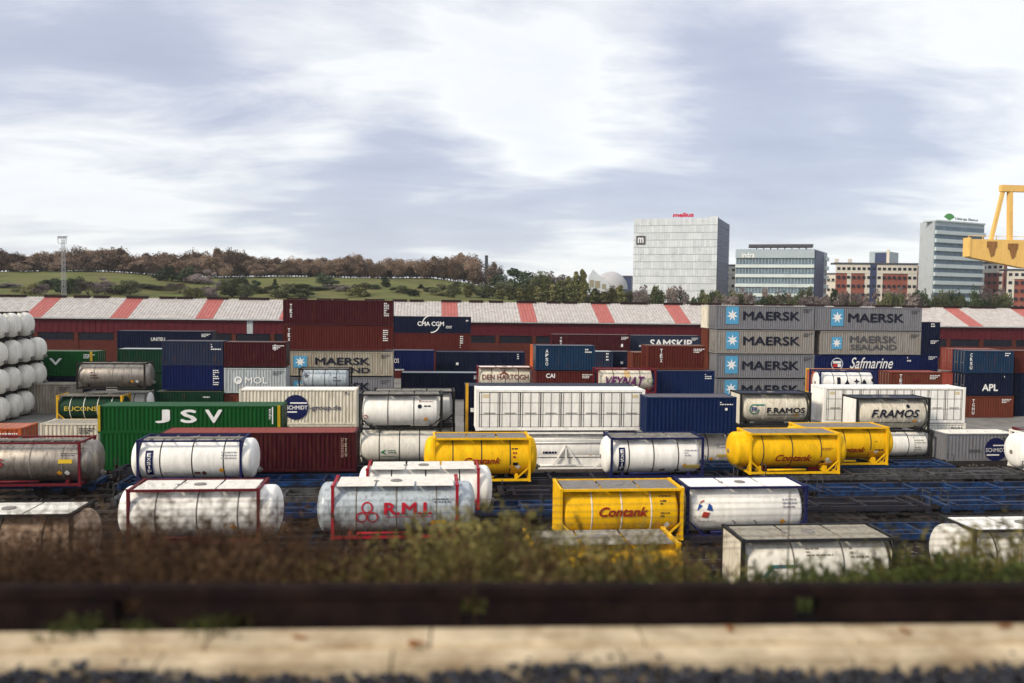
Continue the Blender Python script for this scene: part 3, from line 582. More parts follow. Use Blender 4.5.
tank('white tank container under the dark blue container, ending beside the yellow one', 640, 730, 434, 59.5, 'white', 'greyframe', 2.65, z0=0.0, Rt=1.2, over=(-0.1, 0.05), rails=False, top=None, bandk='black', texts=[('LINES', 717, 726, 444, 449, (0.3, 0.3, 0.35), 3), ('R', 717, 726, 454.5, 457, (0.55, 0.4, 0.1))])
tank('cream tank container with ringed emblem and upright black letters in a black frame', 740.5, 811.5, 394, 66.5, 'cream', 'black', 2.72, z0=2.15, over=(-0.15, -0.15), Rt=1.21, bands=2, bandk='whitedirty', endpanel='cream',
     texts=[('T', 'F.RAMOS', 767, 805, 407.5, 413.3, K_, dict(bold=0.05)), ('R', 767, 805, 414.6, 415.4, K_), ('SHAPES', 749, 759.5, 403.5, 415, (0.03, 0.2, 0.16), lambda a, b, c, d: ring((a+b)/2, (c+d)/2, 0.42, 0.09, 24, 0.9, 6.3)), ('T', 'FR', 751.5, 757.5, 407, 411.5, (0.03, 0.05, 0.2), dict(bold=0.04)), ('R', 756, 765, 404.2, 405.5, (0.03, 0.2, 0.16))], topk='slate')
C('dark container carrying the cream tank with ringed emblem', 740.5, 811.5, 431, 66.5, 'navy', 2.1, z0=0)
open_side_container('white container with many side doors behind the tank with slanted black letters', 824, 965.5, 388.5, 67, 3.0, 2.3)
C('white container below the second white side-door container', 824, 965.5, 426, 67, 'whitedirty', 2.27, z0=0)
tank('cream tank container with slanted black letters and a white end panel in a black frame', 857, 930.5, 398, 63.5, 'cream', 'black', 2.75, z0=2.1, over=(-0.15, -0.15), Rt=1.22, bands=2, bandk='whitedirty', endpanel='white',
     texts=[('T', 'F.RAMOS', 871, 919.5, 409.5, 417.5, K_, dict(bold=0.05, shear=0.3)), ('R', 875, 912, 422.6, 423.4, (0.1, 0.1, 0.1)), ('SHAPES', 907, 911, 404.5, 408.5, K_, lambda a, b, c, d: disc((a+b)/2, (c+d)/2, 0.15))], topk='slate')
tank('white tank container under the one with slanted black letters', 868, 932.5, 434, 63.3, 'white', 'black', 2.1, z0=0, over=(-0.05, -0.05), Rt=0.98, rails=False, bands=2, top=None, posts=False, braces=False, texts=[('LINES', 916, 928, 438, 454, (0.35, 0.35, 0.3), 7)])
C('grey ribbed container with roof hatches and a dark disc behind the empty wagons', 946, 1018, 433.5, 62.3, 'grey', None, z0=0, roof='whitedirty', amp=0.03, hatches=True, kframe='grey',
  texts=[('SHAPES', 984.5, 1006.5, 437, 462, NV, lambda a, b, c, d: disc((a+b)/2, (c+d)/2, (b-a)/2)), ('T', 'www.', 968, 981.5, 449, 452.5, (0.1, 0.1, 0.11), dict(bold=0.03)), ('R', 993, 1006, 444.8, 446, W_), ('T', 'SCHMIDT', 985.5, 1005.5, 448, 452, (0.55, 0.57, 0.6), dict(bold=0.03)), ('R', 986.5, 999, 454.2, 455.6, W_)])
tank('white tank container with red script on its end by the grey ribbed container', 1033, 1121, 437, 53.5, 'white', 'whitedirty', 2.6, over=(0.65, 0.3), Rt=1.18, L=6.06, rails=False, z0=0.95)
C('royal blue container behind the white tank with red script at the edge', 1034, 1122, 429, 58.7, 'royal', 2.0, L=6.06, z0=0.9, kframe='darkred')
# ---- rows on the near wagons
tank('grey steel tank container with dark red end frame and a yellow patch', -30, 80, 440, 51, 'steel', 'darkred', 2.62, z0=1.1, over=(0.35, 0.75), Rt=1.2, L=6.06, anchor='r', dish=0.45, braces=False, bandk='greyframe', top='walk', group='tank containers on wagons', texts=[('R', 58, 72, 459.5, 463.5, (0.62, 0.42, 0.03)), ('T', 'S', -3, 3, 459, 467, (0.3, 0.03, 0.04)), ('LINES', 60, 76, 453.5, 457, (0.08, 0.08, 0.08), 2)])
EX = lambda dx, dy: [('R', 145+dx, 152.6+dx, 451+dy, 476+dy, NV, 'panel', 0.0), ('V', 'EXSIF', 146.8+dx, 150.8+dx, 453+dy, 474+dy, W_)]
tank('white tank container with an upright navy lettered strip standing left of the long maroon container', 136, 243, 437.5, 51.5, 'white', 'navyframe', 2.62, z0=1.1, over=(0.5, 0.75), Rt=1.2, dish=0.4, L=6.06, hoop='navyframe', rails=True, braces=False, top='walk', group='tank containers on wagons', texts=EX(0, 0)+[('LINES', 221, 236, 452, 460, (0.35, 0.35, 0.38), 3), ('LINES', 163, 190, 472.5, 476, (0.4, 0.33, 0.3), 2), ('R', 193.5, 199.5, 472.3, 475, (0.15, 0.07, 0.05)), ('SHAPES', 200.5, 206, 471, 476.5, (0.1, 0.03, 0.03), lambda a, b, c, d: [[(a, (c+d)/2), ((a+b)/2, d), (b, (c+d)/2), ((a+b)/2, c)]])])
tank('white tank container with an upright navy lettered strip standing between the yellow tanks', 611, 704, 437.5, 52.5, 'white', 'navyframe', 2.6, z0=1.0, over=(0.4, -0.05), Rt=1.19, L=6.06, rails=True, braces=False, top='plate', topk='grate', hoop=None, group='tank containers on wagons', texts=[('R', 619, 625.2, 448, 472, NV, 'panel', 0.0), ('V', 'EXSIF', 620.6, 624, 449.5, 471, W_), ('LINES', 685, 699, 450, 457, (0.35, 0.35, 0.4), 3), ('R', 685, 700, 465, 469, (0.6, 0.45, 0.12)), ('R', 661, 666, 469.5, 472, (0.2, 0.18, 0.16)), ('R', 676, 681, 470, 472.5, (0.1, 0.1, 0.1))])
def contank(dx0, dx1, dy0, dy1, diamond=True):
    t = [('T', 'Contank', dx0, dx1, dy0, dy1, (0.26, 0.02, 0.015), dict(shear=0.35, bold=0.045))]
    return t
YS = dict(Rt=1.2, rails=False, bandk='band', top='plate', topk='greyframe')
tank('yellow tank container with red script in front of the white silo tank', 433, 531, 436.5, 52, 'yellow', 'yellow', 2.75, z0=0.95, over=(0.55, 0.5), L=6.06, group='yellow tank containers with red script', texts=contank(464, 501, 457.5, 464)+[('LINES', 512, 525, 448.5, 451, K_, 1), ('LINES', 513, 517, 452, 460, (0.3, 0.05, 0.03), 2), ('R', 513, 518, 462.5, 465.5, K_)], bands=3, Rt=1.2, rails=True, topk='greyframe')
tank('yellow tank container with red script and a red marked dome left of another yellow one', 750, 839, 437, 53.5, 'yellow', 'yellow', 2.75, z0=0.95, over=(1.0, 0.7), L=6.2, group='yellow tank containers with red script', texts=contank(776, 812.5, 454.5, 462)+[('LINES', 822, 833, 448, 451, (0.25, 0.08, 0.03), 2), ('R', 822.5, 826, 461.3, 464, K_), ('R', 827.5, 833.5, 461.5, 464, W_), ('R', 764, 774, 469.5, 473.2, (0.2, 0.02, 0.02)), ('R', 789, 798, 469.5, 473.2, (0.2, 0.02, 0.02)), ('R', 814, 825, 469.5, 473.2, (0.2, 0.02, 0.02))], bands=3, rails=True, topk='greyframe')
tank('yellow tank container with red script half hidden behind the one with a red marked dome', 803, 889, 428.5, 57.3, 'yellow', 'yellow', 2.75, z0=0.75, over=(0.7, 0.65), group='yellow tank containers with red script', texts=contank(836, 866, 447, 453)+[('LINES', 876, 886, 441, 443, (0.25, 0.08, 0.03), 1), ('LINES', 876, 885, 449.5, 452, K_, 1)], bands=3, rails=True, topk='greyframe')
tank('white tank container with red end posts close behind the grey red-lettered tank', 366, 483, 463, 45.3, 'white', 'red', 2.6, z0=0.58, over=(0.5, 0.75), Rt=1.21, L=6.06, rails=False, braces=True, topk='whitedirty', group='tank containers on wagons')
tank('white tank container with dark red top rails half hidden by bare bushes', 126, 262, 487, 40.6, 'white', 'darkred', 2.62, over=(0.6, 0.85), Rt=1.22, L=6.06, z0=0.62, topk='whitedirty', group='tank containers on wagons', braces=False, bandk='greyframe')
def rmi_rings(a, b, c, d):
    w = b-a; r_ = w*0.25; out = []
    for cx, cz in ((a+w*0.5, d-r_), (a+w*0.26, c+r_), (b-w*0.26, c+r_)): out += ring(cx, cz, r_, 0.07)
    return out
tank('bluish grey tank container with large red letters and three red rings', 331, 461, 483, 40.6, 'rmi', 'red', 2.62, over=(0.75, 0.85), Rt=1.22, L=6.06, z0=0.72, rails=False, braces=False, topk='whitedirty', bandk='greyframe', group='tank containers on wagons',
     texts=[('T', 'R.M.I.', 384, 432, 502.5, 514.5, RD, dict(bold=0.055)), ('R', 385, 433, 516.3, 517, RD), ('SHAPES', 355.5, 378.5, 502, 523, RD, rmi_rings), ('LINES', 434, 450, 499, 504, (0.1, 0.12, 0.15), 2), ('R', 434, 446, 520.5, 524, (0.6, 0.42, 0.03))])
tank('yellow tank container with red script beside the navy framed white tank', 560, 686, 488, 40.6, 'yellow', 'yellow', 2.62, z0=0.45, over=(-0.12, -0.12), Rt=1.21, L=6.2, topk='greyframe', bandk='whitedirty', endpanel='yellow', group='yellow tank containers with red script',
     texts=contank(599, 648, 507, 516.5)+[('LINES', 660.5, 676, 497, 499, K_, 1), ('LINES', 661, 667, 501, 506, K_, 2), ('LINES', 660.5, 677, 512, 518, (0.15, 0.1, 0.03), 2)])
tank('white tank container in a navy frame with a red and blue swirl emblem', 687, 807, 487, 41, 'white', 'navyframe', 2.62, z0=0.42, over=(-0.12, -0.12), Rt=1.21, L=6.3, bands=0, topk='white', group='tank containers on wagons',
     texts=[('SHAPES', 697, 703, 504, 511, (0.02, 0.07, 0.3), lambda a, b, c, d: [[(a, c), (b, d-0.1), (a+0.13, d)]]), ('SHAPES', 707, 713, 503.5, 511, (0.02, 0.07, 0.3), lambda a, b, c, d: [[(a, c+0.06), (b, c), (b-0.05, d-0.12), (a+0.12, d)]]), ('SHAPES', 701.5, 710, 511.5, 518, (0.45, 0.05, 0.03), lambda a, b, c, d: [[(a, c+0.05), (b-0.12, c), (b, d-0.06), (a+0.1, d)]]), ('SHAPES', 700, 705, 500.5, 504, (0.4, 0.08, 0.05), lambda a, b, c, d: [[(a, c), (b, d-0.05), (b, d), (a+0.06, d-0.06)]]), ('LINES', 699, 715, 521, 523, (0.2, 0.22, 0.3), 1), ('LINES', 783, 797, 499, 509, (0.3, 0.3, 0.35), 3)])
tank('dirty cream tank container with cream end panel just above the green weeds', 742, 893, 541.5, 33.2, 'whitedirty', 'black', 2.59, z0=0.02, over=(-0.12, -0.12), Rt=1.19, L=6.68, bands=2, bandk='greyframe', endpanel='cream', group='tank containers in the nearest row', topk='beigegrey',
     texts=[('LINES', 808, 835, 550, 558, (0.25, 0.23, 0.2), 3), ('LINES', 852, 880, 549, 560, (0.25, 0.23, 0.2), 3), ('SHAPES', 763, 797, 565, 578, (0.05, 0.15, 0.16), lambda a, b, c, d: [[(a, c), (a+0.18, c), (a+0.45, d-0.13), (b, d-0.13), (b, d), (a+0.35, d)]])])
tank('white tank container with a rounded end toward the empty blue wagons, nearest row', 974, 1110, 531, 33.5, 'whitedirty', 'black', 2.6, over=(0.7, 0.4), Rt=1.22, L=6.06, rails=True, braces=False, dish=0.3, topk='white', group='tank containers in the nearest row', z0=0.2)
tank('weathered yellow tank with a dirty top deep among the bushes', 530, 665, 533, 32.6, 'yellow', 'yellow', 2.6, z0=0.1, over=(0.2, 0.35), Rt=1.2, L=6.06, rails=False, topk='beigegrey', group='tank containers in the nearest row')
tank('rusty brown stained tank half hidden by bare bushes, below the steel tank', -60, 72, 505, 36, 'rusty', 'iron', 2.6, z0=0.7, over=(0.3, 0.5), Rt=1.2, L=6.06, anchor='r', rails=True, braces=False, topk='whitedirty', group='tank containers in the nearest row')
# ================================================================== wagons
def make_wagon(kind):
    root = thing('flat_wagon', 'x', 'wagon', (0, 0, 0), 'container wagons on the yard tracks')
    m = P[kind]; Lw = 18.6; W = 2.3; zd = 0.93
    f = MB()
    for y0, y1 in ((0.0, 0.16), (W-0.16, W)): f.box(0.3, Lw-0.3, y0, y1, zd-0.30, zd-0.02)
    for y0, y1 in ((1.02, 1.28),): f.box(0.3, Lw-0.3, y0, y1, zd-0.44, zd-0.12)
    for i in range(7):
        x = 0.9+i*(Lw-1.8)/6; f.box(x-0.09, x+0.09, 0.162, W-0.162, zd-0.24, zd-0.035)
    for x0, x1 in ((0.0, 0.3), (Lw-0.3, Lw)): f.box(x0, x1, -0.12, W+0.12, zd-0.42, zd)
    for x in (2.2, Lw-2.2):                                   # end platforms and bolsters
        f.box(x-1.7, x+0.9, 0.93, W-0.93, zd-0.2, zd-0.01); f.box(x-0.35, x+0.35, 0.05, W-0.05, zd-0.5, zd-0.345)
    f.build('underframe', m, root)
    sp = MB()
    for x in (0.6, 6.4, 6.9, 12.0, 12.5, Lw-0.6):
        for y in (0.08, W-0.08): sp.box(x-0.12, x+0.12, y-0.07, y+0.07, zd-0.017, zd+0.03)
    sp.build('container_spigot', P['iron'], root)
    for x in (2.3, Lw-2.3):
        b = MB()
        for y in (0.22, W-0.22):
            b.box(x-1.25, x+1.25, y-0.07, y+0.07, 0.36, 0.56); b.box(x-0.3, x+0.3, y-0.09, y+0.09, 0.22, 0.357)
            for q in (-0.9, 0.9): b.box(x+q-0.14, x+q+0.14, y-0.1, y+0.1, 0.3, 0.6)
        bo = b.build('bogie', P['iron'], root)
        for q in (-0.9, 0.9):
            w = MB(); w.tube((x+q, 0.36, 0.42), (x+q, W-0.36, 0.42), 0.07, n=8)
            for y in (0.40, W-0.40): w.tube((x+q, y-0.06, 0.42), (x+q, y+0.06, 0.42), 0.42, n=20)
            w.build('wheelset', P['iron'], bo)
    for xs, sg in ((0, -1), (Lw, 1)):
        for y in (0.3, W-0.3):
            b = MB(); b.tube((xs, y, zd-0.2), (xs+sg*0.45, y, zd-0.2), 0.09, n=8); b.tube((xs+sg*0.45, y, zd-0.2), (xs+sg*0.52, y, zd-0.2), 0.22, n=14); b.build('buffer', P['iron'], root)
    h = MB()
    for x in (0.15, Lw-0.15):
        h.bar((x, -0.1, zd), (x, -0.1, zd+0.75), 0.04); h.bar((x, 0.62, zd), (x, 0.62, zd+0.75), 0.04); h.bar((x, -0.1, zd+0.75), (x, 0.62, zd+0.75), 0.04)
    h.build('handrail', P['wagongrey'], root)
    return root
WAG = {'wagonblue': make_wagon('wagonblue'), 'wagondark': make_wagon('wagondark'), 'wagongrey': make_wagon('wagongrey')}
CHW = {k: {o.name: list(o.children) for o in [r_] + list(r_.children) + [q for c in r_.children for q in c.children]} for k, r_ in WAG.items()}
used = {k: False for k in WAG}
def wagon(label, X, Y, z, kind):
    o = WAG[kind] if not used[kind] else copy_tree(WAG[kind], None, CHW[kind]); used[kind] = True
    o.location = (X, Y+0.07, z); o['label'] = label
# rows: Y, z offset so that the deck carries the containers standing there
rows = [(57.2, -0.2, 'wagondark', [-20.6], ['dark empty wagon far off under the green stack']), (57.2, -0.2, 'wagonblue', [19.0], ['empty blue wagon in front of the grey ribbed container with the dark disc']),
        (52.3, 0.06, 'wagonblue', [-38.5, -18.6], ['dark blue wagon under the grey steel tank with yellow patch', 'blue wagon under the white tank with a lettered strip left of the maroon container']),
        (52.3, 0.06, 'wagondark', [1.2], ['dark wagon under the yellow and white tanks in the middle of the yard']),
        (52.9, 0.03, 'wagongrey', [21.6], ['pale grey empty wagon running to the white tank with red script']),
        (48.6, 0.0, 'wagongrey', [-17.6], ['grey empty wagon between the maroon container and the grey red-lettered tank']),
        (48.6, 0.0, 'wagonblue', [23.4], ['bright blue empty wagon in the middle of the empty wagons']),
        (48.6, 0.0, 'wagondark', [4.1], ['dark empty wagon between the yellow tank rows']),
        (45.2, -0.05, 'wagonblue', [-9.8, 29.2], ['blue wagon under the white tank with red end posts', 'bright blue empty wagon second from the nearest row']),
        (45.2, -0.05, 'wagondark', [9.8], ['dark empty wagon behind the navy framed tank with swirl emblem']),
        (40.8, -0.4, 'wagondark', [-22.5, -3.2], ['dark wagon under the white tank with dark red top rails', 'dark wagon under the yellow tank beside the navy framed white one']),
        (40.8, -0.4, 'wagonblue', [16.2], ['nearest empty blue wagon behind the dirty cream tank'])]
for Y, z, k, xs, labs in rows:
    for X, lab in zip(xs, labs): wagon(lab, X, Y, z, k)

# ================================================================== ground
gravel = mat('yard_gravel', (0.022, 0.019, 0.018, 1), 0.95, 0.4, (0.009, 0.008, 0.008, 1), 0, False, 0.4, 0.8, 0.6)
grass_m = mat('park_grass', (0.095, 0.115, 0.035, 1), 0.95, 0.6, (0.15, 0.125, 0.06, 1), 0, False, 0.35, 0.05, 0.2)
def sstep(a, b, x):
    t = max(0, min(1, (x-a)/(b-a))); return t*t*(3-2*t)
def ground_z(x, y):
    if y < 6.5: return 9.72
    if y < 14: return 9.68-(y-6.5)*0.33
    if y < 31: return 7.2*(1-sstep(13.0, 31, y)) if y > 14 else 7.2
    if y < 215: return 0.0
    hl = 1-sstep(-10, 75, x+ (y-420)*0.1)
    base = 3+8*sstep(215, 300, y)*1.0 + 10.2*sstep(290, 425, y)*hl - 2.5*(1-hl)
    wob = 0.8*math.sin(x*0.031+1)+0.6*math.sin(x*0.07+y*0.03)
    return (base + wob*hl) * sstep(215, 262, y)
def sheet(name, xs, ys, m):
    mb = MB()
    for y in ys:
        for x in xs: mb.v.append((x, y, ground_z(x, y)))
    n = len(xs)
    for j in range(len(ys)-1):
        for i in range(n-1): mb.face((j*n+i, j*n+i+1, (j+1)*n+i+1, (j+1)*n+i), True)
    return mb
ys = [-60, 0, 5, 6.4, 6.6, 7.5, 9, 11, 13, 14] + [15+i for i in range(17)] + [40, 60, 100, 150, 190, 214, 216]
xs = [-900, -400, -200, -100, -60] + [-50+5*i for i in range(21)] + [60, 100, 200, 400, 900]
g_ = sheet('ground', xs, ys, gravel); structure('yard_ground', g_, gravel)
ys = [216+6*i for i in range(14)] + [300+9*i for i in range(18)] + [470, 520, 600, 800, 1200, 2500]
xs = [-2500, -1200, -700] + [-450+18*i for i in range(51)] + [600, 900, 1500, 2500]
g_ = sheet('hill', xs, ys, grass_m); structure('park_hill', g_, grass_m)
apron = mat('concrete_apron', (0.20, 0.195, 0.185, 1), 0.9, 0.35, (0.10, 0.095, 0.09, 1), 0, False, 0.2, 0.25)
a_ = MB(); a_.poly([(-70, 66, 0.01), (140, 66, 0.01), (140, 149, 0.01), (-70, 149, 0.01)]); structure('yard_apron', a_, apron)
railm = mat('rail_steel', (0.16, 0.14, 0.13, 1), 0.45, 0.4, RUST, 0.6); sleeper = mat('sleeper_concrete', (0.045, 0.04, 0.038, 1), 0.9, 0.4, (0.015,0.013,0.012,1))
for Y in (34.2, 37.6, 42.0, 46.4, 49.8, 53.6, 58.4):
    mb = MB(); z = 0.02
    for i in range(150): mb.box(-50+0.7*i, -49.75+0.7*i, Y-1.25, Y+1.25, z-0.1, z+0.02)
    mb.mi = 1
    for s in (-0.75, 0.75): mb.box(-52, 60, Y+s-0.035, Y+s+0.035, z+0.021, z+0.16)
    tag(mb.build('railway_track', [sleeper, railm]), kind='structure')

# ================================================================== near edge: ballast, cable trough, dark low wall
NEAR = -0.042
conc = mat('pale_concrete', (0.52, 0.43, 0.30, 1), 0.9, 0.55, (0.27, 0.19, 0.11, 1), 0, False, 0.3, 1.3, 0.5)
rngx = 26
for s, lab, y0, y1, z1 in ((0, 'x', 5.73, 5.965, 9.885), (1, 'y', 5.977, 6.27, 9.915)):
    mb = MB(); x = -rngx
    rr = random.Random(3+s)
    while x < rngx:
        w = 1.6+rr.uniform(-0.05, 0.05); dz = rr.uniform(-0.005, 0.005); dy = rr.uniform(-0.006, 0.006)
        mb.box(x+0.008, x+w-0.008, y0+dy, y1+dy, 9.60, z1+dz)
        for q in (0.3, 0.7): mb.box(x+w*q-0.05, x+w*q+0.05, y0+dy-0.006, y0+dy+0.02, z1+dz-0.05, z1+dz+0.004)
        x += w
    o = mb.build('kerb_slabs', conc); tag(o, kind='structure'); o.rotation_euler.z = NEAR; o.name = 'trackside_kerb' if s == 0 else 'cable_trough_path'
wallm = mat('tarred_wall', (0.011, 0.007, 0.008, 1), 0.95, 0.5, (0.024, 0.014, 0.010, 1), 0, False, 0.35, 1.5, 0.4)
for c, (z0, z1, yo) in enumerate(((9.70, 10.03, 0.0), (10.045, 10.165, 0.03))):
    pass
lw = MB()
x = -rngx
rr = random.Random(8)
while x < rngx:
    w = 2.6
    lw.box(x+0.004, x+w-0.004, 6.37, 6.60, 9.60, 9.90); lw.box(x+0.1, x+w-0.1, 6.39+rr.uniform(-0.01, 0.01), 6.57, 9.903, 10.10); lw.box(x+0.004, x+w-0.004, 6.37, 6.50, 10.103, 10.185)
    x += w
o = lw.build('low_wall', wallm); o.rotation_euler.z = NEAR*1.3
tag(o, 'long low dark wall of tarred boards beyond the pale kerb', 'wall')
stone = mat('ballast_stone', (0.030, 0.032, 0.042, 1), 0.9, 0.4, (0.075, 0.077, 0.09, 1), 0, False, 0.5, 6)
mb = MB(); rr = random.Random(5)
ico = [Vector(v).normalized() for v in ((0,1,1.6),(0,-1,1.6),(0,1,-1.6),(0,-1,-1.6),(1,1.6,0),(-1,1.6,0),(1,-1.6,0),(-1,-1.6,0),(1.6,0,1),(-1.6,0,1),(1.6,0,-1),(-1.6,0,-1))]
icf = [(0,1,8),(0,8,4),(0,4,5),(0,5,9),(0,9,1),(1,6,8),(8,6,10),(8,10,4),(4,10,2),(4,2,5),(5,2,11),(5,11,9),(9,11,7),(9,7,1),(1,7,6),(3,6,7),(3,7,11),(3,11,2),(3,2,10),(3,10,6)]
for i in range(5200):
    x = rr.uniform(-7, 7.5); y = 5.80-abs(rr.gauss(0, 0.45)) if rr.random() < 0.8 else rr.uniform(4.5, 5.75)
    s = rr.uniform(0.014, 0.038); k = len(mb.v); z = 9.735+0.07*math.sin(x*1.7)*0.5+rr.uniform(-0.01, 0.06)+0.07*max(0, 1-(5.83-y)/0.4)
    for v in ico: mb.v.append((x+v.x*s*rr.uniform(0.7, 1.4), y+v.y*s*rr.uniform(0.7, 1.4), z+v.z*s*rr.uniform(0.6, 1.1)))
    for f in icf: mb.face(tuple(k+j for j in f))
o = mb.build('ballast', stone); o.rotation_euler.z = NEAR; tag(o, kind='stuff')

mb = MB(); rr = random.Random(17)
for i in range(2600):
    Y = rr.choice((36.2, 39.6, 44.2, 48.0, 51.8, 55.8, 60.2))+rr.gauss(0, 0.5); x = rr.uniform(-28, 46); s = rr.uniform(0.03, 0.11); k = len(mb.v)
    for v in ico: mb.v.append((x+v.x*s*rr.uniform(0.7, 1.5), Y+v.y*s*rr.uniform(0.7, 1.4), s*0.3+v.z*s*rr.uniform(0.5, 0.9)))
    for f in icf: mb.face(tuple(k+j for j in f))
tag(mb.build('yard_stones', mat('yard_stone', (0.10, 0.09, 0.08, 1), 0.9, 0.4, (0.03, 0.025, 0.02, 1), 0, False, 0.5, 3)), kind='stuff')
# ================================================================== wire fence on the bank
wf = thing('wire_fence', 'thin many-stranded wire fence on the bank in front of the nearest tanks', 'fence', (0, 14.2, ground_z(0, 14.2)))
wire = mat('fence_wire', (0.05, 0.05, 0.055, 1), 0.6)
for i in range(9):
    w = MB(); z = 0.95+0.115*i
    for j in range(16): w.tube((-16+2.2*j, 0, z+0.01*math.sin(j*2.1+i)), (-16+2.2*(j+1), 0, z+0.01*math.sin((j+1)*2.1+i)), 0.0055, n=4, cap=False)
    w.build('wire', wire, wf)
for j in range(9):
    q = MB(); q.tube((-16+4.4*j+0.3, 0.02, -0.2), (-16+4.4*j+0.3, 0.02, 1.95), 0.011, n=6); q.build('post', wire, wf)

# ================================================================== bushes and weeds on the bank
def leafmat(name, cols, rough=0.8, trans=0.15):
    m = bpy.data.materials.new(name); m.use_nodes = True; nt = m.node_tree; N = nt.nodes; Lk = nt.links
    b = N['Principled BSDF']; b.inputs['Roughness'].default_value = rough; b.inputs['Specular IOR Level'].default_value = 0.15
    tc = N.new('ShaderNodeTexCoord'); oi = N.new('ShaderNodeObjectInfo'); n = N.new('ShaderNodeTexNoise'); n.inputs['Scale'].default_value = 0.9 if trans else 0.35; n.inputs['Detail'].default_value = 5
    ad = N.new('ShaderNodeMath'); ad.operation = 'MULTIPLY_ADD'; ad.inputs[1].default_value = 0.35; Lk.new(oi.outputs['Random'], ad.inputs[0])
    sb = N.new('ShaderNodeMath'); sb.operation = 'SUBTRACT'; sb.inputs[1].default_value = 0.17; Lk.new(n.outputs['Fac'], sb.inputs[0]); Lk.new(sb.outputs[0], ad.inputs[2])
    Lk.new(tc.outputs['Object'], n.inputs['Vector'])
    cr = N.new('ShaderNodeValToRGB'); cr.color_ramp.elements[0].position = 0.3; cr.color_ramp.elements[1].position = 0.7
    cr.color_ramp.elements[0].color = cols[0]; cr.color_ramp.elements[1].color = cols[-1]
    if len(cols) > 2: e = cr.color_ramp.elements.new(0.5); e.color = cols[1]
    Lk.new(ad.outputs[0], cr.inputs[0]); Lk.new(cr.outputs[0], b.inputs['Base Color'])
    return m
LM = {'dry': leafmat('dry_brown_stems', [(0.028, 0.015, 0.009, 1), (0.06, 0.031, 0.016, 1), (0.15, 0.09, 0.045, 1)]),
      'olive': leafmat('yellow_green_leaves', [(0.06, 0.055, 0.018, 1), (0.17, 0.15, 0.045, 1), (0.30, 0.26, 0.10, 1)]),
      'weed': leafmat('green_weed_leaves', [(0.02, 0.03, 0.008, 1), (0.05, 0.07, 0.016, 1), (0.11, 0.12, 0.035, 1)])}
def shrub_mesh(kind, seed, hgt, wid, nst, nleaf, lsz):
    rr = random.Random(seed); tw = MB(); lv = MB()
    for i in range(nst):
        a = rr.uniform(0, 2*PI); lean = abs(rr.gauss(0, 0.5)); b = Vector((rr.gauss(0, wid*0.28), rr.gauss(0, wid*0.22), -0.05))
        h = hgt*rr.uniform(0.45, 1.05); p = b.copy(); d = Vector((math.cos(a)*lean, math.sin(a)*lean*0.7, 1)).normalized(); rad = rr.uniform(0.004, 0.009)
        seg = 5
        for s in range(seg):
            q = p + d*(h/seg); tw.tube(p, q, rad*(1-s/seg)+0.0012, rad*(1-(s+1)/seg)+0.0012, n=3, cap=False)
            if s >= 1:
                for t in range(2):
                    e = (d + Vector((rr.gauss(0, 0.7), rr.gauss(0, 0.7), rr.gauss(0.1, 0.4)))).normalized(); qq = q+e*h*rr.uniform(0.08, 0.25)
                    tw.tube(q, qq, 0.0028, 0.0012, n=3, cap=False)
                    for l in range(nleaf):
                        c = q.lerp(qq, rr.uniform(0.2, 1.1)); n1 = Vector((rr.gauss(0, 1), rr.gauss(0, 1), rr.gauss(0, 1))).normalized(); n2 = n1.orthogonal().normalized(); z = lsz*rr.uniform(0.5, 1.3)
                        lv.poly([c-n1*z, c+n2*z*0.32, c+n1*z, c-n2*z*0.32])
            d = (d + Vector((rr.gauss(0, 0.16), rr.gauss(0, 0.16), -0.04))).normalized(); p = q
    return tw, lv
SH = {}
def shrub(kind, label, cat, x, y, sc, variant, group, rz=0, lift=0):
    key = (kind, variant)
    spec = {'dry': (1.0, 1.1, 27, 3, 0.026), 'shoot': (1.5, 0.7, 11, 2, 0.026), 'olive': (1.0, 1.15, 36, 8, 0.034), 'weed': (0.55, 1.2, 44, 7, 0.034)}[kind]
    loc = (x, y, ground_z(x, y)-0.02+lift)
    if key not in SH:
        t = thing({'dry': 'dry_bush', 'shoot': 'dry_shoots', 'olive': 'leafy_bush', 'weed': 'weed_clump'}[kind], label, cat, loc, group)
        a, b = shrub_mesh(kind, hash(key) % 1000 if False else (variant*17+len(kind)*31), *spec)
        a.build('stem', LM['dry'], t); b.build('foliage', LM['dry' if kind == 'shoot' else kind], t); SH[key] = (t, {t.name: list(t.children)})
        o = t
    else: o = copy_tree(SH[key][0], None, SH[key][1])
    o.location = loc; o.scale = (sc*1.15, sc, sc); o.rotation_euler = (0, 0, rz); o['label'] = label; o['category'] = cat; o['group'] = group
    return o
rr = random.Random(21)
G1, G2, G3 = 'dry brown bushes along the bank', 'yellow green bushes along the bank', 'low green weeds along the bank'
L1, L2, L3 = 'bare dry brown bush in the thicket beyond the dark low wall', 'yellow green leafy bush beyond the dark low wall', 'low green weed clump just beyond the dark low wall'
def at_px(px, Y): return un(px, 560, Y)[0]
top_dry = lambda px: 506 if px < 40 else (500 if px < 110 else (488 if px < 270 else (514 if px < 330 else (522 if px < 480 else 538))))
for Y in (7.6, 8.6, 9.8, 11.2):
    px = -30
    while px < 700:
        step = 720/Y*rr.uniform(0.42, 0.62)*(1 if px < 500 else 1.5)
        x = at_px(px, Y); tz = HCAM-(top_dry(px)+rr.uniform(-4, 30)+16*math.sin(px*0.041+Y*2.1)+9*math.sin(px*0.113+Y)-297+0.0125*(512-px))/850*Y
        h = tz-ground_z(x, Y)
        if h > 0.25: shrub('dry', L1, 'bush', x, Y+rr.uniform(-0.4, 0.4), min(1.45, h/1.02), rr.randrange(4), G1, rr.uniform(0, 6))
        px += step
